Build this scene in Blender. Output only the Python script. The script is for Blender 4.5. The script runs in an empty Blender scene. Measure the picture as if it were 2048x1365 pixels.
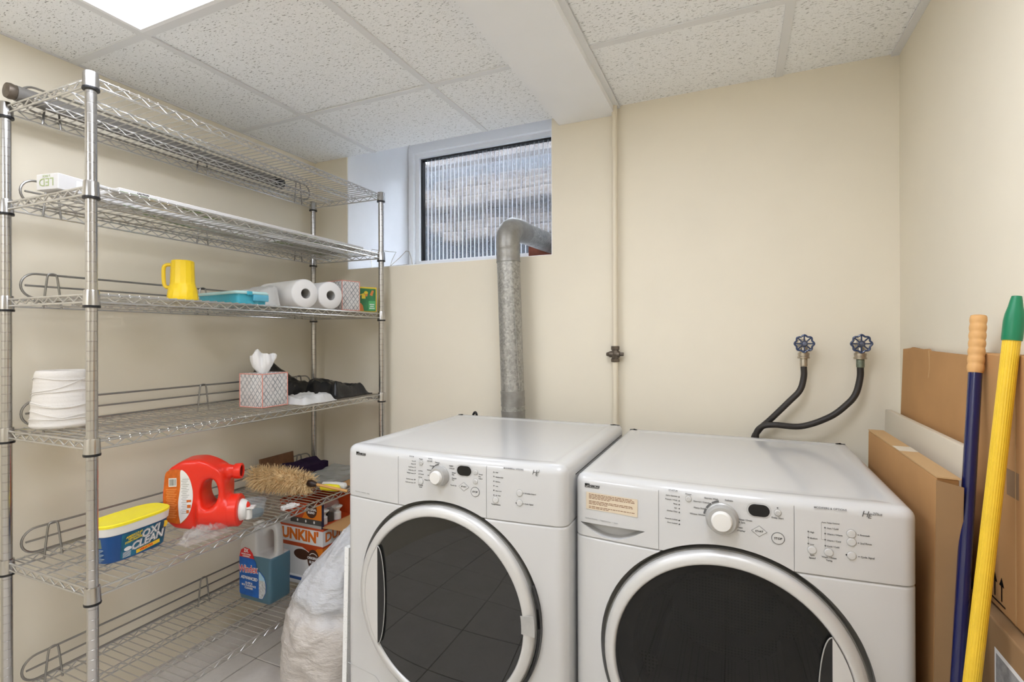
import bpy, bmesh, math, random
from mathutils import Vector, Matrix, noise
C = bpy.context.scene.collection
sc = bpy.context.scene
PI = math.pi
rnd = random.Random(7)

# ------------------------------------------------------------------ camera, light, exposure
cam_d = bpy.data.cameras.new('camera'); cam = bpy.data.objects.new('camera', cam_d); C.objects.link(cam)
cam.location = (0, 0, 1.234)
cam_d.sensor_width = 36; cam_d.lens = 1014.5 / 2048 * 36
cam_d.shift_y = -0.0033; cam_d.clip_start = 0.02
cam.rotation_euler = (Matrix.Rotation(0.4167, 4, 'Z') @ Matrix.Rotation(PI / 2, 4, 'X') @ Matrix.Rotation(-0.0032, 4, 'Z')).to_euler()
sc.camera = cam
w = bpy.data.worlds.new('sky'); sc.world = w; w.use_nodes = True
bg = w.node_tree.nodes['Background']; bg.inputs[0].default_value = (0.88, 0.93, 1.0, 1); bg.inputs[1].default_value = 20.0
LIGHT_MAIN = 8.0      # emission of the troffer in view
FILL_RIGHT = 10.5      # emission of the added, unseen fill panel right of the soffit
FILL_BACK = 16.0      # emission of the fill panel added behind the camera
sc.view_settings.view_transform = 'Standard'; sc.view_settings.look = 'None'
sc.view_settings.exposure = 0.49; sc.view_settings.gamma = 1.0
sc.view_settings.use_curve_mapping = False
sc.cycles.max_bounces = 10; sc.cycles.diffuse_bounces = 6; sc.cycles.transparent_max_bounces = 24
sc.cycles.sample_clamp_indirect = 8.0

# ------------------------------------------------------------------ materials
def lin(c):
    if isinstance(c, str):
        c = [int(c[i:i + 2], 16) / 255 for i in (0, 2, 4)]
        c = [x / 12.92 if x <= 0.04045 else ((x + 0.055) / 1.055) ** 2.4 for x in c]
    return (*c[:3], 1)
class N:
    """tiny node-tree helper"""
    def __init__(s, name):
        s.m = bpy.data.materials.new(name); s.m.use_nodes = True; s.t = s.m.node_tree
        s.b = s.t.nodes['Principled BSDF']; s.out = s.t.nodes['Material Output']
    def n(s, typ, **kw):
        x = s.t.nodes.new(typ)
        for k, v in kw.items(): setattr(x, k, v)
        return x
    def l(s, a, b): s.t.links.new(a, b)
    def math(s, op, a, b=None, c=None):
        x = s.n('ShaderNodeMath', operation=op)
        for i, v in enumerate((a, b, c)):
            if v is None: continue
            if hasattr(v, 'links'): s.l(v, x.inputs[i])
            else: x.inputs[i].default_value = v
        return x.outputs[0]
    def mix(s, f, a, b):
        x = s.n('ShaderNodeMix', data_type='RGBA')
        for i, v in ((0, f), (6, a), (7, b)):
            if hasattr(v, 'links'): s.l(v, x.inputs[i])
            else: x.inputs[i].default_value = v
        return x.outputs[2]
    def coord(s, kind='Object', scale=None):
        if kind == 'World': o = s.n('ShaderNodeNewGeometry').outputs['Position']
        else: o = s.n('ShaderNodeTexCoord').outputs[kind]
        if scale:
            m = s.n('ShaderNodeMapping'); s.l(o, m.inputs[0])
            m.inputs['Scale'].default_value = scale; o = m.outputs[0]
        return o
    def noise(s, vec, scale, detail=3, rough=.5):
        x = s.n('ShaderNodeTexNoise'); s.l(vec, x.inputs['Vector'])
        x.inputs['Scale'].default_value = scale; x.inputs['Detail'].default_value = detail; x.inputs['Roughness'].default_value = rough
        return x.outputs['Fac']
    def ramp(s, f, stops):
        x = s.n('ShaderNodeValToRGB'); e = x.color_ramp.elements
        while len(e) < len(stops): e.new(.5)
        for i, (p, c) in enumerate(stops): e[i].position = p; e[i].color = lin(c)
        s.l(f, x.inputs[0]); return x.outputs[0]
    def bump(s, h, strength=.3, dist=.002):
        x = s.n('ShaderNodeBump'); x.inputs['Strength'].default_value = strength; x.inputs['Distance'].default_value = dist
        s.l(h, x.inputs['Height']); s.l(x.outputs[0], s.b.inputs['Normal'])
    def sep(s, vec):
        x = s.n('ShaderNodeSeparateXYZ'); s.l(vec, x.inputs[0]); return x.outputs
def mat(name, col, rough=.5, metal=0, spec=.5, var=0, vscale=8, bump=0, bscale=60, bdist=.001, kind='Object', trans=0, ior=1.45, alpha=1, coat=0, emit=None, estr=1, sub=0):
    s = N(name); b = s.b
    b.inputs['Base Color'].default_value = lin(col); b.inputs['Roughness'].default_value = rough
    b.inputs['Metallic'].default_value = metal; b.inputs['Specular IOR Level'].default_value = spec
    b.inputs['Transmission Weight'].default_value = trans; b.inputs['IOR'].default_value = ior
    b.inputs['Alpha'].default_value = alpha; b.inputs['Coat Weight'].default_value = coat
    if sub:
        b.inputs['Subsurface Weight'].default_value = sub; b.inputs['Subsurface Radius'].default_value = (.02, .02, .02)
    if emit:
        b.inputs['Emission Color'].default_value = lin(emit); b.inputs['Emission Strength'].default_value = estr
    if var or bump: v = s.coord(kind)
    if var:
        c = lin(col); lo = tuple(x * (1 - var) for x in c[:3]); hi = tuple(min(1, x * (1 + var)) for x in c[:3])
        f = s.noise(v, vscale, 4, .6)
        s.l(s.ramp(f, [(.3, lo), (.7, hi)]), b.inputs['Base Color'])
    if bump: s.bump(s.noise(v, bscale, 4, .6), bump, bdist)
    return s.m

M = {}
M['wall'] = mat('cream wall paint', (.79, .73, .60), .6, var=.025, vscale=2.2, bump=.12, bscale=45, kind='World')
M['recess'] = mat('white recess paint', (.93, .94, .95), .5, var=.02, kind='World')
M['soffit'] = mat('white soffit paint', (.87, .88, .885), .55, var=.015, vscale=3, kind='World')
M['tee'] = mat('painted ceiling tee', (.74, .745, .745), .5)
M['trim'] = mat('white vinyl', (.88, .88, .88), .35)
M['dark_void'] = mat('dark gap', (.012, .012, .012), .8)
def acoustic():
    s = N('fissured acoustic tile'); g = s.coord('World')
    # short worm-like fissures: stretched noise in two directions, plus pin holes
    a = s.noise(s.coord('World', (70, 230, 1)), 1.0, 2, .55)
    w1 = s.noise(g, 22, 2)
    mp = s.n('ShaderNodeMapping'); mp.inputs['Rotation'].default_value = (0, 0, 1.0); mp.inputs['Scale'].default_value = (60, 240, 1)
    s.l(g, mp.inputs[0]); a2 = s.noise(mp.outputs[0], 1.0, 2, .55)
    d = s.mix(s.math('GREATER_THAN', w1, .5), a, a2)
    fis = s.math('LESS_THAN', d, .365)
    v = s.n('ShaderNodeTexVoronoi'); v.inputs['Scale'].default_value = 130; s.l(g, v.inputs['Vector'])
    pin = s.math('LESS_THAN', v.outputs['Distance'], .16)
    hole = s.math('MAXIMUM', fis, s.math('MULTIPLY', pin, .55))
    base = s.ramp(s.noise(g, 160, 2), [(.3, (.855, .865, .865)), (.7, (.91, .92, .92))])
    s.l(s.mix(s.math('MULTIPLY', hole, .62), base, lin((.12, .115, .10))), s.b.inputs['Base Color'])
    s.b.inputs['Roughness'].default_value = .9; s.b.inputs['Specular IOR Level'].default_value = .15
    s.bump(s.math('SUBTRACT', s.noise(g, 260, 2), s.math('MULTIPLY', hole, 1.6)), .5, .0015)
    return s.m
M['acoustic'] = acoustic()
M['chrome'] = mat('chrome wire', (.60, .59, .57), .30, metal=.95)
M['post_chrome'] = mat('chrome post', (.52, .51, .50), .24, metal=1)
M['ledge'] = mat('dull chrome ledge rod', (.34, .33, .31), .33, metal=.9)
M['clip'] = mat('black plastic clip', (.012, .012, .013), .4)
M['enamel'] = mat('white appliance enamel', (.57, .57, .565), .16, spec=.5, coat=.15)
M['panel_plastic'] = mat('white panel plastic', (.57, .57, .56), .3)
M['grey_print'] = mat('grey print', (.13, .13, .13), .6)
M['pale_print'] = mat('pale grey print', (.42, .42, .41), .6)
M['silver'] = mat('silver painted plastic', (.60, .595, .58), .38, metal=.25)
M['door_shade'] = mat('door shade dark grey', (.20, .195, .18), .5)  # painted shade for the door ring's side and its recess
M['silver_plate'] = mat('pale silver plate', (.60, .59, .575), .32, metal=.2)
M['knob_grey'] = mat('grey knob ring', (.42, .415, .40), .35, metal=.2)
M['black'] = mat('gloss black', (.008, .008, .008), .15)
M['body_side'] = mat('painted steel side', (.55, .545, .53), .35)
M['tape'] = mat('grey duct tape', (.40, .395, .38), .4, var=.06, vscale=40, bump=.3, bscale=120)
def door_glass(name, tint, see):
    s = N(name)
    s.b.inputs['Base Color'].default_value = lin(tint); s.b.inputs['Roughness'].default_value = .02
    s.b.inputs['Specular IOR Level'].default_value = .55
    if see:
        t = s.n('ShaderNodeBsdfTransparent'); t.inputs[0].default_value = (see, see, see, 1)
        mx = s.n('ShaderNodeMixShader'); mx.inputs[0].default_value = .55
        s.l(t.outputs[0], mx.inputs[2]); s.l(s.b.outputs[0], mx.inputs[1]); s.l(mx.outputs[0], s.out.inputs[0])
    return s.m
M['dryer_glass'] = door_glass('smoked door glass', (.016, .016, .015), 0)
M['washer_glass'] = door_glass('smoked washer glass', (.014, .014, .013), .55)
def drum_mat():
    s = N('perforated drum steel'); v = s.n('ShaderNodeTexVoronoi'); v.inputs['Scale'].default_value = 115; v.inputs['Randomness'].default_value = 0
    s.l(s.coord('Object'), v.inputs['Vector'])
    f = s.math('LESS_THAN', v.outputs['Distance'], .28)
    s.l(s.mix(f, lin((.55, .55, .53)), lin((.02, .02, .02))), s.b.inputs['Base Color'])
    s.b.inputs['Metallic'].default_value = .6; s.b.inputs['Roughness'].default_value = .4
    return s.m
M['drum'] = drum_mat()
def galv():
    s = N('galvanised duct'); g = s.coord('Object')
    v = s.n('ShaderNodeTexVoronoi'); v.inputs['Scale'].default_value = 130; s.l(g, v.inputs['Vector'])
    sepc = s.n('ShaderNodeSeparateColor'); s.l(v.outputs['Color'], sepc.inputs[0])
    f = s.math('ADD', s.math('MULTIPLY', sepc.outputs[0], .4), s.math('MULTIPLY', s.noise(g, 90, 5, .75), .9))
    s.l(s.ramp(f, [(.40, (.27, .265, .245)), (.62, (.36, .355, .33)), (.88, (.47, .46, .43))]), s.b.inputs['Base Color'])
    s.b.inputs['Metallic'].default_value = .55; s.b.inputs['Roughness'].default_value = .42
    s.bump(s.noise(g, 120, 3), .2, .001)
    return s.m
M['galv'] = galv()
M['duct_tape'] = mat('silver foil tape', (.30, .29, .265), .42, metal=.4, var=.18, vscale=25, bump=.5, bscale=60, bdist=.002)
M['card'] = mat('brown cardboard', (.47, .26, .11), .8, spec=.2, var=.07, vscale=5, bump=.1, bscale=200)
M['card_dark'] = mat('brown cardboard carton', (.30, .185, .092), .8, spec=.2, var=.06, vscale=5)
M['card_edge'] = mat('cardboard edge', (.52, .34, .17), .85, spec=.2, bump=.5, bscale=180)
M['card_tape'] = mat('clear brown packing tape', (.30, .20, .12), .25)
M['offwhite'] = mat('off white melamine', (.64, .575, .46), .4)
M['blue_pole'] = mat('navy painted steel', (.008, .012, .075), .2, coat=.4)
M['yellow_pole'] = mat('yellow ridged fibreglass', (.80, .53, .035), .32, var=.06, vscale=30)
M['green_plastic'] = mat('green plastic', (.010, .19, .085), .35)
M['tan_grip'] = mat('tan rubber grip', (.66, .37, .14), .6)
M['pipe'] = mat('cream painted pipe', (.74, .67, .53), .45)
M['iron'] = mat('weathered brass valve', (.13, .105, .08), .45, metal=.6, var=.3, vscale=60, bump=.4, bscale=120)
M['nickel'] = mat('tarnished nickel', (.45, .40, .32), .32, metal=.8, var=.2, vscale=60)
M['verdigris'] = mat('green tarnished brass', (.20, .23, .17), .5, metal=.5, var=.25, vscale=80)
M['wheel_blue'] = mat('dark blue enamel', (.025, .045, .11), .25, coat=.3)
M['wheel_hub'] = mat('bright worn hub', (.16, .18, .25), .3, metal=.6)
M['rubber'] = mat('black rubber hose', (.030, .026, .023), .5, var=.15, vscale=30)
M['white_plastic'] = mat('white plastic', (.74, .73, .70), .35)
M['yellow_plastic'] = mat('yellow plastic', (.86, .60, .012), .38, sub=.05)
M['lid_yellow'] = mat('bright yellow lid', (.88, .76, .03), .38)
M['red_plastic'] = mat('red orange jug plastic', (.80, .030, .012), .28, sub=.05)
M['yarn'] = mat('cotton twine', (.76, .73, .69), .9, spec=.1, bump=.6, bscale=160)
M['paper'] = mat('soft white paper', (.82, .81, .80), .9, spec=.1, bump=.25, bscale=140)
M['tube_grey'] = mat('grey cardboard tube', (.15, .14, .125), .55, var=.05)
M['core'] = mat('grey cardboard core', (.42, .41, .39), .9)
M['black_film'] = mat('black bin liner film', (.010, .010, .011), .28, bump=.5, bscale=22, bdist=.006)
M['fleece'] = mat('tan lambswool', (.86, .64, .36), .9, spec=.1, var=.2, vscale=40)
M['wood'] = mat('light wooden stick', (.62, .33, .10), .5)
M['dark_wood'] = mat('dark brown ferrule', (.035, .018, .012), .35)
M['purple'] = mat('dark purple cloth', (.032, .018, .045), .9, spec=.1, bump=.4, bscale=90)
M['white_cloth'] = mat('white cloth', (.72, .70, .67), .9, spec=.1, bump=.3, bscale=120)
def film(name, col, alpha, rough=.18):
    s = N(name); b = s.b
    b.inputs['Base Color'].default_value = lin(col); b.inputs['Roughness'].default_value = rough; b.inputs['Specular IOR Level'].default_value = .7
    t = s.n('ShaderNodeBsdfTransparent'); mx = s.n('ShaderNodeMixShader'); mx.inputs[0].default_value = alpha
    s.l(t.outputs[0], mx.inputs[1]); s.l(b.outputs[0], mx.inputs[2]); s.l(mx.outputs[0], s.out.inputs[0])
    s.bump(s.noise(s.coord('Object'), 60, 3), .5, .003)
    return s.m
M['clear_film'] = film('clear plastic film', (.70, .67, .65), .20)
M['milky_film'] = film('milky plastic film', (.78, .78, .77), .72, .3)
M['grey_film'] = film('grey plastic sleeve', (.50, .52, .50), .6, .25)
M['clear_cup'] = film('clear plastic cup', (.50, .56, .58), .26, .1)
M['aqua'] = film('aqua plastic', (.05, .42, .56), .9, .25)
M['aqua_clear'] = film('clear blue plastic', (.12, .48, .66), .75, .1)
M['aqua_lid'] = mat('pale aqua lid', (.42, .62, .60), .4)
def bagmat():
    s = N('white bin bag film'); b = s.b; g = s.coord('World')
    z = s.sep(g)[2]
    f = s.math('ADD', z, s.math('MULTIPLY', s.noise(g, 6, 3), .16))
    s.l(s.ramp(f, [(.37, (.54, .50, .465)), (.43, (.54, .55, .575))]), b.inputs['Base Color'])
    b.inputs['Roughness'].default_value = .32; b.inputs['Specular IOR Level'].default_value = .5
    s.bump(s.math('ADD', s.noise(s.coord('World', (9, 9, 26)), 1, 4, .6), s.math('MULTIPLY', s.noise(g, 55, 4), .25)), .8, .02)
    return s.m
M['binbag'] = bagmat()
def lattice():
    s = N('grey lattice print'); o = s.sep(s.coord('Object'))
    u = s.math('ADD', o[0], o[1]); z = o[2]; P = .021
    def stripe(e):
        f = s.math('FRACT', s.math('DIVIDE', e, P)); return s.math('LESS_THAN', s.math('ABSOLUTE', s.math('SUBTRACT', f, .5)), .115)
    zz = s.math('MULTIPLY', z, .80)
    m = s.math('MAXIMUM', stripe(s.math('ADD', s.math('ADD', u, zz), 10)), stripe(s.math('ADD', s.math('SUBTRACT', u, zz), 10)))
    wv = s.noise(s.coord('Object'), 45, 3)
    ink = s.ramp(wv, [(.35, (.12, .14, .16)), (.65, (.42, .43, .44))])
    base = s.ramp(s.noise(s.coord('Object'), 18, 2), [(.4, (.64, .60, .585)), (.6, (.70, .69, .68))])
    s.l(s.mix(s.math('MULTIPLY', m, .8), base, ink), s.b.inputs['Base Color']); s.b.inputs['Roughness'].default_value = .5
    return s.m
M['lattice'] = lattice()
M['pink'] = mat('coral pink edging', (.74, .30, .24), .6)
def floor_tile_mat():
    s = N('beige ceramic tile'); g = s.coord('World')
    f = s.math('ADD', s.math('MULTIPLY', s.noise(g, 7, 5, .65), .7), s.math('MULTIPLY', s.noise(g, 60, 3), .3))
    s.l(s.ramp(f, [(.3, (.58, .545, .505)), (.7, (.70, .665, .625))]), s.b.inputs['Base Color'])
    s.b.inputs['Roughness'].default_value = .42
    s.bump(s.noise(g, 80, 3), .15, .001)
    return s.m
M['floor_tile'] = floor_tile_mat()
M['grout'] = mat('dark grout', (.13, .10, .08), .9, kind='World', var=.1)
M['stone'] = mat('weathered stone block', (.060, .047, .036), .9, var=.4, vscale=9, kind='World', bump=.5, bscale=30, bdist=.01)
M['brick_red'] = mat('red brown brick', (.16, .045, .025), .85, var=.25, vscale=20)
M['well'] = mat('blue grey well liner', (.012, .014, .017), .7, var=.2, vscale=6)
M['rib'] = mat('white translucent rib', (.80, .83, .88), .3)
def polyc():
    s = N('ribbed polycarbonate sheet'); b = s.b
    b.inputs['Base Color'].default_value = lin((.36, .40, .46)); b.inputs['Roughness'].default_value = .2
    t = s.n('ShaderNodeBsdfRefraction'); t.inputs['Color'].default_value = (.85, .88, .93, 1); t.inputs['Roughness'].default_value = .16; t.inputs['IOR'].default_value = 1.10
    mx = s.n('ShaderNodeMixShader'); mx.inputs[0].default_value = .28
    tr = s.n('ShaderNodeBsdfTransparent'); tr.inputs[0].default_value = (.80, .82, .85, 1); tl = s.n('ShaderNodeBsdfTranslucent'); tl.inputs[0].default_value = (.6, .63, .68, 1)
    m2 = s.n('ShaderNodeMixShader'); m2.inputs[0].default_value = .04; m3 = s.n('ShaderNodeMixShader'); m3.inputs[0].default_value = .05
    s.l(tr.outputs[0], mx.inputs[1]); s.l(t.outputs[0], mx.inputs[2]); s.l(mx.outputs[0], m2.inputs[1]); s.l(tl.outputs[0], m2.inputs[2])
    s.l(m2.outputs[0], m3.inputs[1]); s.l(b.outputs[0], m3.inputs[2]); s.l(m3.outputs[0], s.out.inputs[0])
    return s.m
M['polyc'] = polyc()
M['glow'] = mat('lit diffuser', (.9, .9, .9), .5, emit=(.94, .99, 1.11), estr=LIGHT_MAIN)
M['fill_back'] = mat('added fill diffuser back', (.9, .9, .9), .5, emit=(.94, .99, 1.11), estr=FILL_BACK)
M['fill_right'] = mat('added fill diffuser right', (.9, .9, .9), .5, emit=(.94, .99, 1.11), estr=FILL_RIGHT)

# ------------------------------------------------------------------ mesh helpers
class MB:
    def __init__(s): s.b = bmesh.new()
    def box(s, lo, hi, T=None):
        (x0, y0, z0), (x1, y1, z1) = lo, hi
        v = [Vector(p) for p in ((x0, y0, z0), (x1, y0, z0), (x1, y1, z0), (x0, y1, z0), (x0, y0, z1), (x1, y0, z1), (x1, y1, z1), (x0, y1, z1))]
        if T: v = [T @ p for p in v]
        v = [s.b.verts.new(p) for p in v]
        for f in ((3, 2, 1, 0), (4, 5, 6, 7), (0, 1, 5, 4), (1, 2, 6, 5), (2, 3, 7, 6), (3, 0, 4, 7)): s.b.faces.new([v[i] for i in f])
        return s
    def loft(s, rings, cap=True, close=True):
        R = [[s.b.verts.new(p) for p in r] for r in rings]; n = len(R[0])
        for a, b in zip(R, R[1:]):
            for i in range(n if close else n - 1):
                j = (i + 1) % n; s.b.faces.new((a[i], a[j], b[j], b[i]))
        if cap:
            s.b.faces.new(R[0][::-1]); s.b.faces.new(R[-1])
        return s
    def tube(s, pts, r, seg=8, closed=False, cap=True):
        pts = [Vector(p) for p in pts]; n = len(pts)
        rr = r if isinstance(r, (list, tuple)) else [r] * n
        T = []
        for i in range(n):
            a = pts[(i - 1) % n] if (closed or i > 0) else pts[i]; b = pts[(i + 1) % n] if (closed or i < n - 1) else pts[i]
            t = (b - a); T.append(t.normalized() if t.length > 1e-9 else Vector((0, 0, 1)))
        up = Vector((0, 0, 1)) if abs(T[0].z) < .9 else Vector((1, 0, 0))
        nn = (up - T[0] * up.dot(T[0])).normalized(); rings = []
        for i in range(n):
            nn = nn - T[i] * nn.dot(T[i]); nn.normalize(); bb = T[i].cross(nn)
            rings.append([pts[i] + (nn * math.cos(2 * PI * k / seg) + bb * math.sin(2 * PI * k / seg)) * rr[i] for k in range(seg)])
        if closed: rings.append(rings[0]); cap = False
        if closed:
            R = [[s.b.verts.new(p) for p in q] for q in rings[:-1]]; R.append(R[0])
            for a, b in zip(R, R[1:]):
                for i in range(seg): j = (i + 1) % seg; s.b.faces.new((a[i], a[j], b[j], b[i]))
        else: s.loft(rings, cap)
        return s
    def lathe(s, prof, seg=32, T=None, cap=True, closed_prof=False):
        """prof: (radius, height) along +z"""
        T = T or Matrix.Identity(4)
        rings = [[T @ Vector((r * math.cos(2 * PI * k / seg), r * math.sin(2 * PI * k / seg), z)) for k in range(seg)] for r, z in prof]
        if closed_prof:
            R = [[s.b.verts.new(p) for p in q] for q in rings]; R.append(R[0])
            for a, b in zip(R, R[1:]):
                for i in range(seg): j = (i + 1) % seg; s.b.faces.new((a[i], a[j], b[j], b[i]))
        else: s.loft(rings, cap)
        return s
    def prism(s, poly, d0, d1, T=None):
        """poly in local xy, extruded z d0..d1"""
        T = T or Matrix.Identity(4)
        s.loft([[T @ Vector((x, y, d0)) for x, y in poly], [T @ Vector((x, y, d1)) for x, y in poly]]); return s
    def grid(s, fn, nu, nv, cu=False):
        V = [[s.b.verts.new(fn(i / (nu if cu else nu - 1), j / (nv - 1))) for j in range(nv)] for i in range(nu)]
        for i in range(nu if cu else nu - 1):
            for j in range(nv - 1):
                k = (i + 1) % nu; s.b.faces.new((V[i][j], V[k][j], V[k][j + 1], V[i][j + 1]))
        return s
    def text(s, string, size, T, align='c', bold=0, shear=0, depth=.0002):
        cu = bpy.data.curves.new('t', 'FONT'); cu.body = string; cu.size = size; cu.offset = bold * size; cu.shear = shear
        cu.align_x = {'c': 'CENTER', 'l': 'LEFT', 'r': 'RIGHT'}[align]; cu.align_y = 'CENTER'; cu.extrude = depth; cu.resolution_u = 2
        o = bpy.data.objects.new('t', cu); C.objects.link(o)
        dg = bpy.context.evaluated_depsgraph_get(); me = bpy.data.meshes.new_from_object(o.evaluated_get(dg))
        me.transform(T); s.b.from_mesh(me)
        bpy.data.objects.remove(o); bpy.data.curves.remove(cu); bpy.data.meshes.remove(me)
        return s
    def mesh(s, name, smooth=35):
        bmesh.ops.recalc_face_normals(s.b, faces=s.b.faces)
        me = bpy.data.meshes.new(name); s.b.to_mesh(me); s.b.free()
        if smooth and len(me.polygons):
            me.polygons.foreach_set('use_smooth', [True] * len(me.polygons)); me.set_sharp_from_angle(angle=math.radians(smooth))
        return me
def link(name, me, m, parent=None, loc=None):
    o = bpy.data.objects.new(name, me); C.objects.link(o)
    if m is not None and not me.materials: me.materials.append(M[m] if isinstance(m, str) else m)
    if parent: o.parent = parent
    if loc is not None: o.location = loc
    return o
def obj(name, mb, m, parent=None, smooth=35, loc=None): return link(name, mb.mesh(name, smooth), m, parent, loc)
def tag(o, label=None, cat=None, group=None, kind=None):
    if label: o['label'] = label
    if cat: o['category'] = cat
    if group: o['group'] = group
    if kind: o['kind'] = kind
    return o
def thing(name, label, cat, loc=(0, 0, 0), rz=0, group=None):
    o = bpy.data.objects.new(name, None); C.objects.link(o); o.location = loc; o.rotation_euler = (0, 0, rz)
    o.empty_display_size = .05
    return tag(o, label, cat, group)
def frame(o, x, y):
    """matrix whose local x,y axes are x,y, at o"""
    x = Vector(x).normalized(); y = Vector(y); y = (y - x * y.dot(x)).normalized(); z = x.cross(y)
    m = Matrix((x, y, z)).transposed().to_4x4(); m.translation = Vector(o); return m
def apply_mods(o):
    dg = bpy.context.evaluated_depsgraph_get(); me = bpy.data.meshes.new_from_object(o.evaluated_get(dg))
    old = o.data; o.modifiers.clear(); o.data = me; me.name = old.name
    bpy.data.meshes.remove(old)
    return o
def cut(o, mb):
    c = link('cutter', mb.mesh('cutter', 0), None)
    c.parent = o.parent
    md = o.modifiers.new('b', 'BOOLEAN'); md.operation = 'DIFFERENCE'; md.solver = 'EXACT'; md.object = c
    bpy.context.view_layer.update(); apply_mods(o)
    me = c.data; bpy.data.objects.remove(c); bpy.data.meshes.remove(me)
    o.data.polygons.foreach_set('use_smooth', [True] * len(o.data.polygons)); o.data.set_sharp_from_angle(angle=math.radians(30))
def remesh(o, vox, smooth=8, fac=.5):
    md = o.modifiers.new('r', 'REMESH'); md.mode = 'VOXEL'; md.voxel_size = vox
    ms = o.modifiers.new('s', 'SMOOTH'); ms.iterations = smooth; ms.factor = fac
    bpy.context.view_layer.update(); apply_mods(o)
    o.data.polygons.foreach_set('use_smooth', [True] * len(o.data.polygons))
def rbox(lo, hi, r=.006, seg=3):
    """box with rounded edges"""
    mb = MB().box(lo, hi); bmesh.ops.bevel(mb.b, geom=mb.b.edges[:], offset=r, segments=seg, affect='EDGES', profile=.5); return mb
def fbm(p, sc_=1.0, oct_=3):
    p = Vector(p) * sc_; a = 0; k = 1
    for _ in range(oct_): a += noise.noise(p) * k; p = p * 2.03; k *= .5
    return a
def ridge(p, sc_=1.0): return 1 - abs(noise.noise(Vector(p) * sc_)) * 2
def arc(cx, cy, r, a0, a1, n): return [(cx + r * math.cos(math.radians(a0 + (a1 - a0) * i / n)), cy + r * math.sin(math.radians(a0 + (a1 - a0) * i / n))) for i in range(n + 1)]
def spline(P, n=10):
    P = [Vector(p) for p in P]; Q = [P[0] * 2 - P[1]] + P + [P[-1] * 2 - P[-2]]; out = []
    for i in range(1, len(Q) - 2):
        a, b, c, d = Q[i - 1:i + 3]
        for k in range(n):
            t = k / n; out.append(.5 * ((2 * b) + (c - a) * t + (2 * a - 5 * b + 4 * c - d) * t * t + (3 * b - a - 3 * c + d) * t ** 3))
    out.append(P[-1]); return out

# ------------------------------------------------------------------ the room
XL, XR, YB, YF, H = -1.995, .481, 1.997, -1.75, 2.141
RX0, RX1, RZ0, RZ1, RY = -1.789, -.700, 1.578, 2.42, 2.52     # window recess
def struct(name, mb, m, parent=None, smooth=0):
    o = obj(name, mb, m, parent, smooth)
    if not parent: o['kind'] = 'structure'
    return o
TOP = 2.45
struct('wall_left', MB().box((XL - .15, YF - .15, -.1), (XL, YB + .6, TOP)), 'wall')
struct('wall_right', MB().box((XR, YF - .15, -.1), (XR + .15, YB + .6, TOP)), 'wall')
struct('wall_front', MB().box((XL, YF - .15, -.1), (XR, YF, TOP)), 'wall')
wb = MB(); wb.box((XL, YB, -.1), (RX0, YB + .55, TOP)); wb.box((RX0, YB, -.1), (RX1, YB + .55, RZ0)); wb.box((RX1, YB, -.1), (XR, YB + .55, TOP)); wb.box((RX0, YB, RZ1), (RX1, YB + .55, TOP))
struct('wall_back', wb, 'wall')
struct('trim_1', MB().box((RX0 - .0, YB + .004, RZ0 + .001), (RX0 + .004, RY, RZ1 - .001)).box((RX1 - .004, YB + .004, RZ0 + .001), (RX1, RY, RZ1 - .001)).box((RX0 + .004, YB + .004, RZ0), (RX1 - .004, RY, RZ0 + .003)).box((RX0 + .004, YB + .004, RZ1 - .004), (RX1 - .004, RY, RZ1)), 'recess')
bb = MB().box((XL, YF, 0), (XR, YF + .014, .09)); struct('baseboard_front', bb, 'trim')
# floor: grout bed with single tiles
fl = struct('floor', MB().box((XL - .1, YF - .1, -.1), (XR + .1, YB + .1, -.004)), 'grout')
GX, GY, TS = -1.699, 1.388, .331
tile_me = None
ix0 = math.floor((XL - GX) / TS); iy0 = math.floor((YF - GY) / TS)
for i in range(ix0, math.ceil((XR - GX) / TS)):
    for j in range(iy0, math.ceil((YB - GY) / TS)):
        x0, x1 = max(GX + i * TS + .002, XL), min(GX + (i + 1) * TS - .002, XR); y0, y1 = max(GY + j * TS + .002, YF), min(GY + (j + 1) * TS - .002, YB)
        if x1 - x0 < .01 or y1 - y0 < .01: continue
        full = abs(x1 - x0 - TS + .004) < 1e-6 and abs(y1 - y0 - TS + .004) < 1e-6
        if full:
            if tile_me is None:
                t = MB().box((0, 0, -.008), (TS - .004, TS - .004, 0)); bmesh.ops.bevel(t.b, geom=[e for e in t.b.edges if all(v.co.z > -.001 for v in e.verts)], offset=.0015, segments=1, affect='EDGES'); tile_me = t.mesh('floor_tile', 0)
            link('floor_tile', tile_me, 'floor_tile', fl, (x0, y0, 0))
        else: obj('floor_tile', MB().box((0, 0, -.008), (x1 - x0, y1 - y0, 0)), 'floor_tile', fl, 0, (x0, y0, 0))
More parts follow.
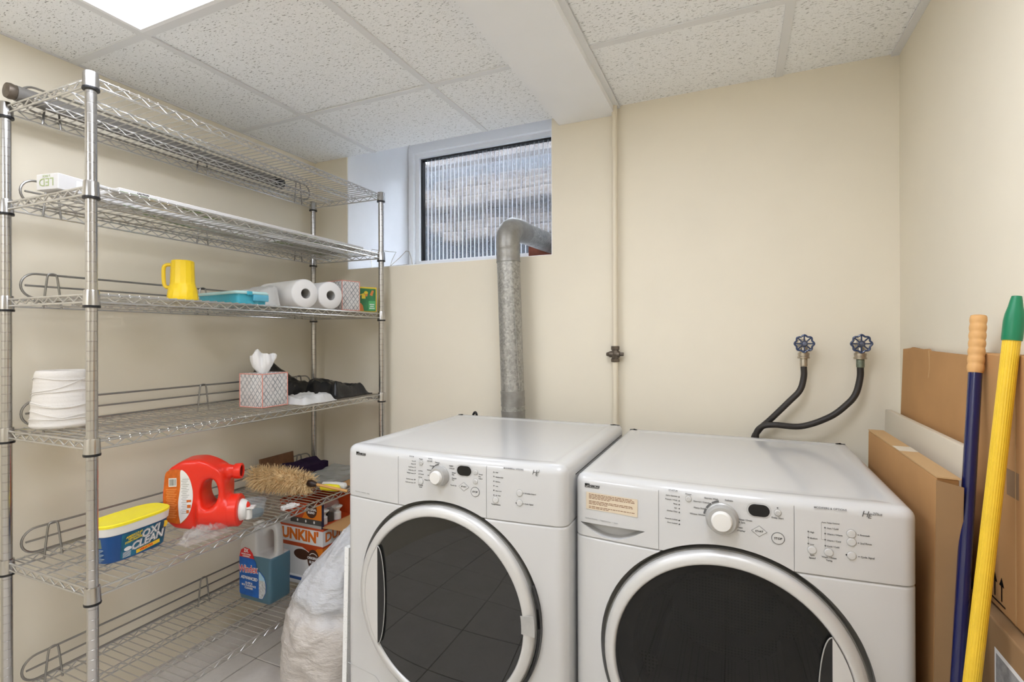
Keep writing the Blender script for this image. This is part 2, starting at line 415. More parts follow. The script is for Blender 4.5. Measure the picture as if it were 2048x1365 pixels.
# dropped ceiling: tees with tiles lying on them
L = [XL, -1.616, -1.006]; SOF0, SOF1 = -.668, -.436; L3 = .138
ROWS = [YB, 1.553, .943, .333, -.277, -.887, -1.497, YF]
ce = struct('ceiling', MB().box((XL - .05, YF - .05, H + .31), (XR + .05, YB + .05, H + .34)), 'dark_void')
TW = .012
colx = [(XL, -1.616), (-1.616, -1.006), (-1.006, SOF0), (SOF1, L3), (L3, XR)]
LIT = {(1, 2): 'glow', (1, 5): 'fill_back', (3, 2): 'fill_right'}
for ci, (x0, x1) in enumerate(colx):
    for rj in range(len(ROWS) - 1):
        y1, y0 = ROWS[rj], ROWS[rj + 1]
        if (ci, rj) in LIT: continue
        g = .0035
        t = MB(); a0, a1, b0, b1 = x0 + g, x1 - g, y0 + g, y1 - g
        if rj == 0: b1 = y1
        if ci == 0: a0 = x0
        if ci == 3: a0 = x0 + .006
        t.box((a0, b0, .004), (a1, b1, .018))
        o = obj('ceiling_tile', t, 'acoustic', ce, 0, (0, 0, H)); o.rotation_euler = (rnd.uniform(-.0004, .0004), rnd.uniform(-.0004, .0004), 0)
def tee(lo, hi): return obj('ceiling_tee', MB().box(lo, hi), 'tee', ce, 0)
for x in (-1.616, -1.006, L3): tee((x - TW, YF, H - .001), (x + TW, YB - .002, H + .0035))
for y in ROWS[1:-1]:
    for x0, x1 in ((XL, -1.616), (-1.616, -1.006), (-1.006, SOF0), (SOF1, L3), (L3, XR)):
        tee((x0 + (TW if x0 != XL else 0), y - TW, H - .0008), (x1 - (TW if x1 != XR else 0), y + TW, H + .0035))
tee((XR - .022, YF, H - .002), (XR, YB, H + .0035)); tee((XL, YF, H - .001), (XL + .006, YB, H + .0035))
tee((SOF1, YF, H - .006), (SOF1 + .020, YB, H - .001))
struct('trim_2', MB().box((SOF0, YF, H - .030), (SOF1, YB, H + .02)), 'soffit')
# troffer in view, and two unseen fill panels added to brighten the room
def troffer(x0, x1, y0, y1, m, label, group=None):
    t = thing('ceiling_light', label, 'ceiling light', ((x0 + x1) / 2, (y0 + y1) / 2, H), 0, group)
    a, b = (x1 - x0) / 2 - TW - .001, (y1 - y0) / 2 - TW - .001; f = .012
    fr = MB().box((-a, -b, -.002), (a, -b + f, .02)).box((-a, b - f, -.002), (a, b, .02)).box((-a, -b + f, -.002), (-a + f, b - f, .02)).box((a - f, -b + f, -.002), (a, b - f, .02))
    obj('frame', fr, 'trim', t, 0); obj('diffuser', MB().box((-a + f, -b + f, .004), (a - f, b - f, .008)), m, t, 0)
troffer(-1.616, -1.006, .333, .943, 'glow', 'square lit troffer light set in the ceiling above the wire shelves')
troffer(-1.616, -1.006, -1.497, -.887, 'fill_back', 'square fill light panel added far behind the camera on the shelving side')
troffer(SOF1 + .02, L3, .333, .943, 'fill_right', 'square fill light panel added just ahead of the camera on the right of the soffit')

# window at the back of the recess, ribbed sheet behind it, and the well outside
WX0, WX1, WZ0, WZ1 = -1.712, -.86, 1.688, 2.296
wn = struct('window_1', MB().box((RX0 + .005, RY, RZ0), (WX0, RY + .06, RZ1)).box((WX1, RY, RZ0), (RX1 - .005, RY + .06, RZ1)).box((WX0, RY, RZ0), (WX1, RY + .06, WZ0)).box((WX0, RY, WZ1), (WX1, RY + .06, RZ1)), 'trim')
# stepped casing profile round the glass
cas = MB()
for k, (d, y0) in enumerate(((.050, RY - .012), (.030, RY - .024))):
    cas.box((WX0 - d - .018, y0, WZ0 - .05), (WX0 - d + .006, RY, WZ1 + d + .018)); cas.box((WX0 - d + .006, y0, WZ1 + d - .006), (WX1 + .05, RY, WZ1 + d + .018)); cas.box((WX0 - d + .006, y0, WZ0 - .07 + k * .03), (WX1, RY, WZ0 - .05 + k * .03))
obj('casing', cas, 'trim', wn, 0)
obj('gasket', MB().box((WX0, RY + .02, WZ0), (WX0 + .010, RY + .05, WZ1)).box((WX0 + .010, RY + .02, WZ1 - .010), (WX1, RY + .05, WZ1)), 'black', wn, 0)
obj('pane', MB().box((WX0 + .008, RY + .050, WZ0), (WX1, RY + .054, WZ1 - .008)), 'polyc', wn, 0)
ribs = MB(); x = WX0 + .03
while x < WX1: ribs.box((x - .0014, RY + .044, WZ0), (x + .0014, RY + .050, WZ1 - .01)); x += .0262
tag(obj('pane_ribs', ribs, 'rib', wn, 0), kind='stuff')
well = struct('wall_well', MB().box((-2.7, 3.90, .9), (-.0, 4.0, 3.06)).box((-2.7, 2.62, .9), (-.0, 3.90, 1.0)).box((-2.75, 2.62, .9), (-2.7, 4.0, 2.9)).box((-.0, 2.62, .9), (.05, 4.0, 2.9)), 'well')
for k in range(6):
    z = 2.03 + k * .095; off = rnd.uniform(0, .2); x = -2.6 + off + .12 * max(0, 2 - k)
    while x < -.35:
        wdt = rnd.uniform(.16, .30); d = rnd.uniform(.0, .06)
        o = obj('stone', rbox((0, -.05 - d, 0), (wdt - .012, .1, .083), .012, 1), 'stone', well, 35, (x, 3.72 + .05 * (k % 3), z)); o.rotation_euler = (0, rnd.uniform(-.05, .05), 0); x += wdt
obj('cover_beam', MB().box((-2.7, 3.60, 2.66), (-.0, 3.70, 2.72)), 'stone', well, 0)
obj('lintel', MB().box((-2.5, 2.60, 2.44), (-.2, 2.66, 2.75)), 'well', well, 0)
br = struct('trim_3', MB().box((-.98, 2.43, RZ0 + .003), (RX1 - .005, 2.515, 1.72)), 'brick_red')

# ------------------------------------------------------------------ washer and dryer
HW, BOW = .34, .021
def fy(x): return -BOW * (1 - (x / HW) ** 2)
def ftan(x): return (1, 2 * BOW * x / HW ** 2, 0)
def outline(yb, rc=.028, ins=0.0):
    xs = HW - rc; p = [(-HW + .008, yb), (-HW, yb - .008)]
    cy = fy(xs) + rc
    p += [(-xs + rc * math.cos(a), cy + rc * math.sin(a)) for a in [PI + PI / 2 * i / 7 for i in range(8)]]
    n = 22; p += [(-xs + 2 * xs * i / n, fy(-xs + 2 * xs * i / n)) for i in range(1, n)]
    p += [(xs + rc * math.cos(a), cy + rc * math.sin(a)) for a in [-PI / 2 + PI / 2 * i / 7 for i in range(8)]]
    p += [(HW, yb - .008), (HW - .008, yb)]
    if ins:
        q = []; m = len(p)
        for i in range(m):
            a, b = Vector(p[i - 1]), Vector(p[(i + 1) % m]); t = (b - a).normalized(); q.append((p[i][0] - t.y * ins, p[i][1] + t.x * ins))
        p = q
    return p
def shell(yb, z0, z1, rt, tray=False):
    rings = [[(x, y, z0) for x, y in outline(yb, ins=.0015)], [(x, y, z0 + .0015) for x, y in outline(yb)]]
    n = 6
    for i in range(n + 1):
        a = PI / 2 * i / n; rings.append([(x, y, z1 - rt + rt * math.sin(a)) for x, y in outline(yb, ins=rt * (1 - math.cos(a)) + 1e-5)])
    if tray:
        base = outline(yb, ins=rt); cy = sum(y for x, y in base) / len(base); cy = (yb - .02) / 2
        for ins, dz in ((.016, 0), (.022, -.0014), (.038, -.0030)): rings.append([(x * (1 - ins / (HW - rt)), cy + (y - cy) * (1 - ins / (yb / 2)), z1 + dz) for x, y in base])
    return MB().loft(rings)
def ycyl(cx, cz, r, y0, y1, seg=64):
    return MB().lathe([(r, 0), (r, y1 - y0)], seg, Matrix.Translation((cx, y0, cz)) @ Matrix.Rotation(-PI / 2, 4, 'X'))
def machine(name, label, xc, yf, yb, ztop, zs, dcx, dcz, side, TXT, BTN, drum, hw):
    global HW
    HW = hw
    t = thing(name, label, 'washing machine' if drum else 'dryer', (xc, yf, 0)); D = yb - yf
    R0 = .277
    body = obj('cabinet', shell(D, .012, zs - .0012, .006), 'enamel', t)
    con = obj('control_panel', shell(D, zs, ztop, .022, True), 'enamel', t)
    for b in (body, con):
        cut(b, ycyl(dcx, dcz, R0, -.08, .014, 96))
    if drum: cut(body, ycyl(dcx, dcz, .205, -.02, .40, 48))
    # vertical joints that split the panel in three, and the kick-plate joint
    sp = (-.140, .131)
    for x in sp: cut(con, MB().box((x - .0007, -.06, zs - .01), (x + .0007, fy(x) + .0028, ztop - .014)))
    kick = MB()
    kp = [(-HW + .003, 0, .283)] + [(x, fy(x), dcz - math.sqrt(max(.02, .335 ** 2 - (x - dcx) ** 2))) for x in [-.30 + .6 * i / 24 for i in range(25)]] + [(HW - .003, 0, .283)]
    kick.tube([(a, b - .0002, c) for a, b, c in kp if c < .3], .0011, 6)
    obj('kick_plate_joint', kick, 'pale_print', t)
    for sx in (-1, 1): obj('side_panel_joint', MB().box((sx * HW - .0009, .075, ztop - .036), (sx * HW + .0009, D - .02, ztop - .0345)), 'dark_void', t, 0)
    for sx in (-1, 1):
        for y in (.08, D - .08): obj('foot', MB().lathe([(.022, 0), (.022, .006), (.012, .010), (.012, .022)], 16, Matrix.Translation((sx * .28, y, 0))), 'clip', t)
    # recess floor, ring, glass
    obj('door_recess', MB().lathe([(.205, .0128), (R0 - .001, .0128), (R0 - .001, .0136), (.205, .0136)], 96, Matrix.Translation((dcx, 0, dcz)) @ Matrix.Rotation(-PI / 2, 4, 'X'), closed_prof=True), 'door_shade', t)  # recess floor coloured dark for the shade inside the gap
    Td = Matrix.Translation((dcx, 0, dcz)) @ Matrix.Rotation(-PI / 2, 4, 'X')       # local +z -> world +y
    ring = MB().lathe([(.258, -.012), (.2635, -.0135), (.2635, -.024), (.2605, -.031), (.255, -.0345), (.2435, -.0385), (.2395, -.0375), (.2375, -.034), (.236, -.028), (.236, -.012)], 96, Td, closed_prof=True)
    door = obj('door', ring, 'silver', t, 50)
    obj('ring_side_shade', MB().lathe([(.240, .0115), (.2665, .0115), (.2665, -.0145), (.260, -.0145), (.240, -.0125)], 96, Td, closed_prof=True), 'door_shade', door, 50)  # outer side of the ring, its shade painted in dark grey
    prof = [(.236 * math.sin(a), -.0315 - .0055 * (math.cos(a) - math.cos(1.0)) / (1 - math.cos(1.0))) for a in [1.0 * i / 14 for i in range(1, 15)]]
    k = .236 / prof[-1][0]
    gl = MB().lathe([(.0005, -.0370)] + [(r * k, z) for r, z in prof], 96, Td)
    obj('door_glass', gl, 'washer_glass' if drum else 'dryer_glass', door, 60)
    # pale hinge plate: circle segment beyond a vertical chord, and the dark pocket inside it
    c = .195; R = .2365; a0 = math.acos(c / R)
    seg = [(R * math.cos(a0 - 2 * a0 * i / 24) * side, R * math.sin(a0 - 2 * a0 * i / 24)) for i in range(25)]
    Tf = Matrix.Translation((dcx, 0, dcz)) @ frame((0, 0, 0), (1, 0, 0), (0, 0, 1))    # local xy -> world xz, z -> -y
    obj('hinge_plate', MB().prism(seg[::-1] if side > 0 else seg, .026, .0395, Tf), 'silver_plate', door, 0)
    h = R * math.sin(a0); lens = [((c - .024 * math.sin(PI * i / 20)) * side, h * math.cos(PI * i / 20)) for i in range(21)]
    obj('hand_pocket', MB().prism(lens, .030, .0385, Tf), 'black', door, 0)
    obj('pocket_edge', MB().tube([Tf @ Vector((x, y, .0388)) for x, y in lens], .0012, 6), 'knob_grey', door)
    if drum:
        dr = MB().lathe([(.196, .385), (.200, .37), (.200, .05), (.190, .02)], 64, Td, cap=False)
        dro = obj('drum', dr, 'drum', t, 40)
        obj('drum_back', MB().lathe([(.004, .376), (.10, .372), (.196, .385)], 64, Td), 'drum', dro)
        for a in (200, 320, 80):
            ca_, sa_ = math.cos(math.radians(a)), math.sin(math.radians(a)); tx, tz = -sa_, ca_
            obj('drum_baffle', MB().loft([[Vector((dcx + ca_ * r + tx * q, y, dcz + sa_ * r + tz * q)) for r, q in ((.199, -.035), (.165, -.008), (.165, .008), (.199, .035))] for y in (.06, .36)]), 'drum', dro, 50)
    else:
        # taped-over break in the ring: dark gap beside it and the tape patch
        gap = arc(0, 0, .2765, -32, 22, 20) + arc(0, 0, .2695, 20, -30, 20)
        obj('broken_handle_gap', MB().prism(gap, -.008, .020, Tf), 'black', door, 0)
        tp = MB().prism(arc(0, 0, .269, -2, 8.5, 8) + arc(0, 0, .2345, 8.5, -2, 8), .0375, .0392, Tf)
        obj('tape_patch', tp, 'tape', door, 0)
    # printed panel: lettering, marks and buttons on the bowed front
    def on(x, z, d=0.0003): return frame((x, fy(x) - d, z), ftan(x), (0, 0, 1))
    ink, pale, dark = MB(), MB(), MB(); tk = .00112 if drum else .00102; kk = 1.0 if drum else .80
    for it in TXT:
        x, z = it[0] / 1000, it[1] / 1000
        if it[2] in ('START', 'STOP'): continue
        if it[2] == '*':
            (dark if it[3] else ink).lathe([(.0016, -.0001), (.0016, .0003)], 10, on(x, z)); continue
        s = it[3]
        if s >= 8: ink.text(it[2], s * .00098, on(x, z), it[4], 0, .25)
        else: (pale if '•' in it[2] else ink).text(it[2], s * tk, on(x, z), it[4], .012)
    panel = con
    for it in BTN:
        x, z = it[0] / 1000, it[1] / 1000; k = it[2]; T = on(x, z, 0)
        if k == 'knob':
            kb = obj('cycle_knob', MB().lathe([(r_ * kk, z_) for r_, z_ in ((.0335, 0), (.0335, .004), (.0315, .006), (.030, .017), (.028, .020), (.0005, .020))], 48, T), 'knob_grey', t)
            obj('knob_cap', MB().lathe([(r_ * kk, z_) for r_, z_ in ((.0215, .0195), (.0205, .027), (.0185, .0295), (.0005, .030))], 40, T), 'white_plastic', kb)
            for a0, a1 in ((100, 124), (127, 150), (153, 172)): ink.prism(arc(0, 0, .0385 * kk, a0, a1, 6) + arc(0, 0, .0345 * kk, a1, a0, 6), -.0001, .0006, T)
        elif k == 'disp':
            st = arc(.008, 0, .0125, -90, 90, 12) + arc(-.008, 0, .0125, 90, 270, 12); s2 = [(u * 1.16, v * 1.24) for u, v in st]
            obj('display_window', MB().prism(st, -.0005, .0009, T), 'black', t, 0)
            pale.loft([[T @ Vector((u, v, .0002)) for u, v in s2], [T @ Vector((u * .95, v * .95, .0002)) for u, v in s2]], cap=False)
        elif k in ('k', 'b', 'power'):
            r = {'k': .0078, 'b': .0062, 'power': .0062}[k]
            obj('push_button', MB().lathe([(r, -.0005), (r, .0012), (r * .85, .0022), (.0003, .0025)], 24, T), 'panel_plastic', t)
            pale.lathe([(r + .0012, 0), (r + .0012, .0004), (r + .0004, .0004), (r + .0004, 0)], 24, T, closed_prof=True)
            if k != 'k': pale.lathe([(.003, .0024), (.003, .0029), (.0024, .0029), (.0024, .0024)], 16, T, closed_prof=True)
        elif k == 'start':
            dm = [(.0155, 0), (0, .0118), (-.0155, 0), (0, -.0118)]
            obj('start_button', MB().prism([(u * .9, v * .9) for u, v in dm], -.0005, .0011, T), 'panel_plastic', t, 0)
            ink.loft([[T @ Vector((u, v, .0004)) for u, v in dm], [T @ Vector((u * .93, v * .93, .0004)) for u, v in dm]], cap=False)
            dark.text('START', .0052, T @ Matrix.Translation((0, 0, .0013)), 'c', .012)
        elif k == 'stop':
            obj('stop_button', MB().lathe([(.0112, -.0005), (.0112, .0012), (.0003, .0013)], 32, T), 'panel_plastic', t)
            ink.lathe([(.0126, 0), (.0126, .0006), (.0115, .0006), (.0115, 0)], 32, T, closed_prof=True)
            dark.text('STOP', .0062, T @ Matrix.Translation((0, 0, .0016)), 'c', .012)
    if drum:      # fine connector lines between the wash temperature lamps
        for a, b in (((.1565, .836), (.1565, .803)), ((.1862, .847), (.1862, .803)), ((.1795, .857), (.1795, .8227)), ((.1795, .8227), (.186, .8227))):
            pale.tube([Vector((a[0], fy(a[0]) - .0002, a[1])), Vector((b[0], fy(b[0]) - .0002, b[1]))], .00035, 4)
    # maker's logo, top left: dark flag shape with the name in a box outline
    lx, lz = (-.317, .8727) if drum else (-.2965, .9010); k = .036
    T = on(lx + k / 2, lz)
    dark.prism([(-.018, .005), (-.004, .005), (-.018, -.002)], 0, .0003, T); dark.prism([(-.018, -.0045), (.018, -.0045), (.018, -.0035), (-.018, -.0035)], 0, .0003, T)
    dark.prism([(-.018, -.0045), (-.016, -.0045), (-.016, .004), (-.018, .004)], 0, .0003, T)
    dark.text('KENMORE', .0074, T @ Matrix.Translation((.0028, -.0002, 0)), 'c', .03)
    obj('printed_lettering', ink, 'grey_print', panel, 0); obj('pale_lettering', pale, 'pale_print', panel, 0); obj('dark_lettering', dark, 'black', panel, 0)
    return t, con
W_TXT = [(-108.2,888.1,'STATUS',5,'c'),(-98.7,876.2,'Add a Garment',3.6,'r'),(-98.7,867.4,'Prewash / Wash',3.6,'r'),(-98.7,858.9,'Rinse',3.6,'r'),(-98.8,849.9,'Spin',3.6,'r'),(-98.8,841.7,'Clothes Clean',3.6,'r'),(-98.8,823.7,'Controls Locked',3.6,'r'),(-98.9,815.2,'Door Locked',3.6,'r'),(-75.3,884.3,'Power',4.4,'c'),(-27.9,880.7,'Express Wash',4.4,'c'),(7.5,881.0,'Delicate',4.4,'c'),(-32.1,870.7,'Normal / Casual',4.4,'r'),(-40.6,856.6,'Heavy Duty',4.4,'r'),(-40.6,842.2,'Whitest Whites',4.4,'r'),(26.5,843.2,'Rinse / Drain',4.4,'l'),(26.5,837.3,'& Spin',4.4,'l'),(23.1,825.8,'Clean',4.4,'l'),(23.0,819.2,'Washer',4.6,'l'),(-316.2,793.1,'Catalyst Cleaning  •  Digital Inverter  •  Quiet',4,'l'),(-95.4,875.5,'*',0),(-95.2,866.8,'*',0),(-95.0,858.3,'*',0),(-95.0,849.3,'*',0),(-94.8,840.9,'*',0),(-95.1,822.9,'*',1),(-94.9,814.4,'*',1),(24.1,840.9,'*',0),(19.0,827.2,'*',0),(100.5,855.9,'Delay Start',4.4,'c'),(66.0,823.0,'START',5.5,'c'),(101.4,813.0,'STOP',6,'c'),(195.4,886.3,'MODIFIERS & OPTIONS',5,'c'),(248.6,882.0,'H',17,'l'),(259.0,878.7,'E',14,'l'),(267.1,884.0,'2Plus',8,'l'),(159.3,834.6,'High',3.8,'l'),(159.2,822.4,'Medium',3.8,'l'),(159.2,809.8,'Low',3.8,'l'),(163.5,788.0,'Spin',4.4,'c'),(163.5,782.3,'Speed',4.4,'c'),(195.8,857.4,'Auto Temp Control',3.4,'c'),(189.6,846.4,'Hot / Cold',4,'l'),(189.6,834.5,'Warm / Warm',4,'l'),(189.5,821.7,'Warm / Cold',4,'l'),(189.5,809.9,'Cold / Cold',4,'l'),(193.0,787.3,'Wash / Rinse',4.4,'c'),(193.2,781.3,'Temp',4.4,'c'),(242.1,839.3,'= Prewash',4.4,'l'),(242.5,823.2,'= 2nd Rinse',4.4,'l'),(243.2,796.2,'= Cycle Signal',4.4,'l'),(156.5,835.5,'*',0),(156.4,823.3,'*',0),(156.4,810.7,'*',0),(186.0,847.0,'*',0),(186.3,835.1,'*',0),(186.3,822.7,'*',0),(186.6,810.6,'*',0),(223.3,797.3,'*',1),(100.6,877.0,'*',0)]
W_BTN = [(-75.3,874.0,'power'),(-6.3,840.8,'knob'),(65.7,867.0,'disp'),(101.1,866.8,'b'),(66.0,823.4,'start'),(101.4,813.4,'stop'),(163.1,798.4,'k'),(192.7,798.1,'k'),(231.6,840.3,'k'),(232.0,823.9,'k'),(232.0,796.7,'k')]
D_TXT = [(-94.3,913.0,'STATUS',4.4,'c'),(-87.1,900.9,'Wet',3.6,'r'),(-87.1,893.1,'Damp',3.6,'r'),(-87.1,884.3,'Cool Down',3.6,'r'),(-87.2,875.7,'Clothes Dry',3.6,'r'),(-87.2,867.6,'Wrinkle Guard',3.6,'r'),(-88.1,850.9,'Controls Locked',3.6,'r'),(-88.2,842.3,'Check Lint Screen',3.6,'r'),(-63.5,909.0,'Power',4.4,'c'),(-34.0,912.6,'AUTO',4.4,'c'),(-35.9,906.1,'CYCLES',4.4,'c'),(-12.0,904.7,'Delicate',4.4,'c'),(-23.8,894.2,'Casual',4.4,'r'),(-29.9,882.2,'Normal',4.4,'r'),(-32.7,868.3,'Jeans',4.4,'r'),(-31.4,854.9,'Heavy Duty',4.4,'r'),(30.2,899.6,'TIMED',4.4,'c'),(32.1,893.1,'CYCLES',4.4,'c'),(32.0,882.6,'Timed',4.4,'l'),(32.0,877.5,'Dry',4.4,'l'),(32.0,868.8,'Express',4.4,'l'),(32.0,863.8,'Dry',4.4,'l'),(27.4,850.0,'Touch Up',4.4,'l'),(-66.4,877.1,'More',3.6,'l'),(-66.5,868.6,'Normal',3.6,'l'),(-66.5,860.3,'Less',3.6,'l'),(-65.2,838.7,'Dryness',4.4,'c'),(-65.2,834.0,'Level',4.4,'c'),(109.7,885.8,'Timed',4.2,'l'),(109.2,880.3,'Dry',4.2,'l'),(109.1,875.2,'Adjust',4.2,'l'),(67.4,850.5,'START',5,'c'),(99.8,839.5,'STOP',5.5,'c'),(204.0,908.2,'MODIFIERS & OPTIONS',5,'c'),(251.7,903.5,'H',17,'l'),(260.1,899.9,'E',14,'l'),(266.8,907.9,'2',8,'l'),(156.3,895.2,'High',3.8,'l'),(156.3,883.7,'Medium High',3.8,'l'),(156.2,872.0,'Medium',3.8,'l'),(156.2,860.5,'Low',3.8,'l'),(156.2,849.0,'Extra Low',3.8,'l'),(156.1,837.5,'Air Only',3.8,'l'),(156.8,814.6,'Temperature',4.6,'c'),(228.5,850.0,'= Wrinkle Guard',4.6,'l'),(228.4,824.0,'= Cycle Signal',4.6,'l'),(-83.0,901.3,'*',0),(-83.0,893.5,'*',0),(-83.1,884.7,'*',0),(-83.1,876.2,'*',0),(-83.1,868.1,'*',0),(-83.8,851.4,'*',1),(-83.8,842.9,'*',0),(-69.9,876.7,'*',0),(-69.9,868.2,'*',0),(-69.9,859.9,'*',0),(151.8,895.5,'*',0),(151.7,884.9,'*',0),(151.7,872.7,'*',0),(151.7,861.2,'*',0),(151.6,849.9,'*',1),(151.6,837.9,'*',0),(211.3,824.3,'*',1),(-301.2,790.8,'Sensor Dry  •  Quiet Pak  •  Safety',4,'l')]
D_BTN = [(-63.5,899.1,'power'),(-2.6,871.6,'knob'),(68.3,891.0,'disp'),(101.0,890.1,'b'),(100.4,866.9,'b'),(67.4,849.9,'start'),(99.8,840.1,'stop'),(-64.6,848.7,'k'),(156.3,826.1,'k'),(219.9,849.8,'k'),(219.8,825.9,'k')]
dryer, dcon = machine('dryer', 'white front-loading dryer with smoked round door and grey tape on its rim', -.711, 1.165, 1.822, .9225, .7765, .0, .527, -1, D_TXT, D_BTN, False, .337)
washer, wcon = machine('washing_machine', 'white front-loading washing machine with paper notice sticker on its drawer', -.0235, 1.21, 1.890, .8985, .7485, .0, .505, 1, W_TXT, W_BTN, True, .3435)
# detergent drawer grip: scooped lens under the sticker
lens = [(-.330, .7815), (-.171, .7850)] + [(-.171 - .159 * i / 16, .7850 - .0035 * i / 16 - .031 * math.sin(PI * i / 16)) for i in range(1, 16)]
cut(wcon, MB().prism(lens, -.022, .08, frame((0, 0, 0), (1, 0, 0), (0, 0, 1))))
T = frame((-.2505, fy(-.2505) - .0004, .8365), ftan(-.2505), (.03, 0, 1))
stk = obj('notice_sticker', MB().box((-.063, -.0205, 0), (.063, .0205, .0003), T @ Matrix.Rotation(-.006, 4, 'Z')), mat('tan paper sticker', (.66, .56, .42), .6), washer, 0)
ln = MB(); rs = random.Random(3)
for k in range(11):
    if k in (4, 8): continue
    x = -.056; y = .0165 - k * .0033
    while x < (.05 if k not in (3, 7, 10) else -.01):
        wd = rs.uniform(.003, .010); ln.box((x, y - .00075, .0003), (min(x + wd, .056), y + .00075, .0004), T); x += wd + .0014
obj('sticker_text', ln, mat('brown small print', (.19, .08, .035), .7), stk, 0)

# ------------------------------------------------------------------ wire shelving unit
SX, SY, SROT = -1.9319, .7496, .0115
SW, SL = .4174, 1.1798
RING = [1.8766, 1.5971, 1.3179, .937, .5558, .174]
DECK = [z + .037 for z in RING]
cr_, sr_ = math.cos(SROT), math.sin(SROT)
def sh(u, v, z=0): return Vector((SX + u * cr_ - v * sr_, SY + u * sr_ + v * cr_, z))
rack = thing('wire_shelving_unit', 'tall chrome wire shelving unit with six tiers along the left wall', 'shelving', (SX, SY, 0), SROT)
prof = [(.012, .03), (.0127, .032)]
z = .06
while z < 1.90:
    prof += [(.0127, z - .0011), (.01205, z - .0006), (.01205, z + .0006), (.0127, z + .0011)]; z += .0254
prof += [(.0127, 1.914), (.0125, 1.9195), (.0105, 1.9205), (.010, 1.917)]
post_me = MB().lathe(prof, 18).mesh('post', 30); post_me.materials.append(M['post_chrome'])
foot_me = MB().lathe([(.016, 0), (.016, .012), (.008, .016), (.008, .034)], 16).mesh('levelling_foot'); foot_me.materials.append(M['clip'])
CORN = [(0, 0), (SW, 0), (0, SL), (SW, SL)]
for u, v in CORN:
    p = link('post', post_me, None, rack, (u, v, 0)); link('levelling_foot', foot_me, None, p)
# one tier, local z = 0 at the clip ring
ZU, ZL = .034, .0116
def zig(a, b, z0, z1, pitch, ins=.03):
    a, b = Vector(a), Vector(b); d = b - a; n = max(2, round((d.length - 2 * ins) / pitch * 2)); out = []
    for i in range(n + 1):
        p = a + d * ((ins + (d.length - 2 * ins) * i / n) / d.length); out.append(Vector((p.x, p.y, z0 if i % 2 else z1)))
    return out
fr = MB()
for a, b in ((CORN[0], CORN[1]), (CORN[2], CORN[3]), (CORN[0], CORN[2]), (CORN[1], CORN[3])):
    for zz in (ZU - .0028, ZL): fr.tube([(*a, zz), (*b, zz)], .0029, 8)
frame_me = fr.mesh('shelf'); frame_me.materials.append(M['chrome'])
tr = MB()
for a, b in ((CORN[0], CORN[1]), (CORN[2], CORN[3]), (CORN[0], CORN[2]), (CORN[1], CORN[3])):
    tr.tube(zig((*a, 0), (*b, 0), ZL + .002, ZU - .005, .047), .0021, 6)
for u in (SW * .34, SW * .67):
    tr.tube([(u, .004, ZU - .005), (u, SL - .004, ZU - .005)], .0024, 6); tr.tube([(u, .03, ZL), (u, SL - .03, ZL)], .0024, 6)
    tr.tube(zig((u, 0, 0), (u, SL, 0), ZL + .002, ZU - .006, .047, .03), .0019, 6)
truss_me = tr.mesh('truss'); truss_me.materials.append(M['chrome'])
wd = MB(); NW = 46
for i in range(NW):
    v = .014 + (SL - .028) * i / (NW - 1)
    wd.tube([(-.0015, v, ZU - .006), (.001, v, ZU + .0005), (SW - .001, v, ZU + .0005), (SW + .0015, v, ZU - .006)], .00165, 6)
wire_me = wd.mesh('deck_wires'); wire_me.materials.append(M['chrome'])
col_me = MB().lathe([(.0129, .001), (.0185, .001), (.0182, .004), (.0168, .038), (.0160, .0415), (.0129, .0415)], 24, closed_prof=True).mesh('corner_collar'); col_me.materials.append(M['post_chrome'])
clip_me = MB().lathe([(.0129, -.004), (.0186, -.004), (.0192, -.001), (.0186, .0025), (.0129, .0025)], 24, closed_prof=True).mesh('black_clip'); clip_me.materials.append(M['clip'])
# ledge: long loop with a middle rod and A-shaped stands
ld = MB(); v0, v1, r = .030, SL - .030, .0365; zc = ZU + .042
loop = [(0, y, z) for y, z in [(v0 + r + r * math.cos(a), zc + r * math.sin(a)) for a in [PI / 2 + PI * i / 12 for i in range(13)]]] + [(0, y, z) for y, z in [(v1 - r + r * math.cos(a), zc + r * math.sin(a)) for a in [-PI / 2 + PI * i / 12 for i in range(13)]]]
ld.tube(loop, .0034, 8, closed=True); ld.tube([(.001, v0 + .010, zc), (.001, v1 - .010, zc)], .0031, 8)
ledge_me = ld.mesh('ledge'); ledge_me.materials.append(M['ledge'])
st = MB(); top = zc + r + .003
st.tube(spline([(.003, -.023, ZL - .002), (.003, -.016, zc), (.003, -.0115, top - .006), (.003, -.005, top), (.003, .005, top), (.003, .0115, top - .006), (.003, .016, zc), (.003, .023, ZL - .002)], 4), .0030, 6)
stand_me = st.mesh('ledge_stand'); stand_me.materials.append(M['ledge'])
for k, zr in enumerate(RING):
    s = link('shelf', frame_me, None, rack, (0, 0, zr))
    link('truss', truss_me, None, s); tag(link('deck_wires', wire_me, None, s), kind='stuff')
    for u, v in CORN: link('corner_collar', col_me, None, s, (u, v, 0)); link('black_clip', clip_me, None, s, (u, v, 0))
    l = link('ledge', ledge_me, None, rack, (.006, 0, zr))
    for v in (.105, SL / 2, SL - .105): link('ledge_stand', stand_me, None, l, (0, v, 0))

# ------------------------------------------------------------------ things on the shelves
def rest(name, label, cat, u, v, k, rz=0, group=None, dz=.0012): return thing(name, label, cat, sh(u, v, DECK[k] + dz), SROT + rz, group)
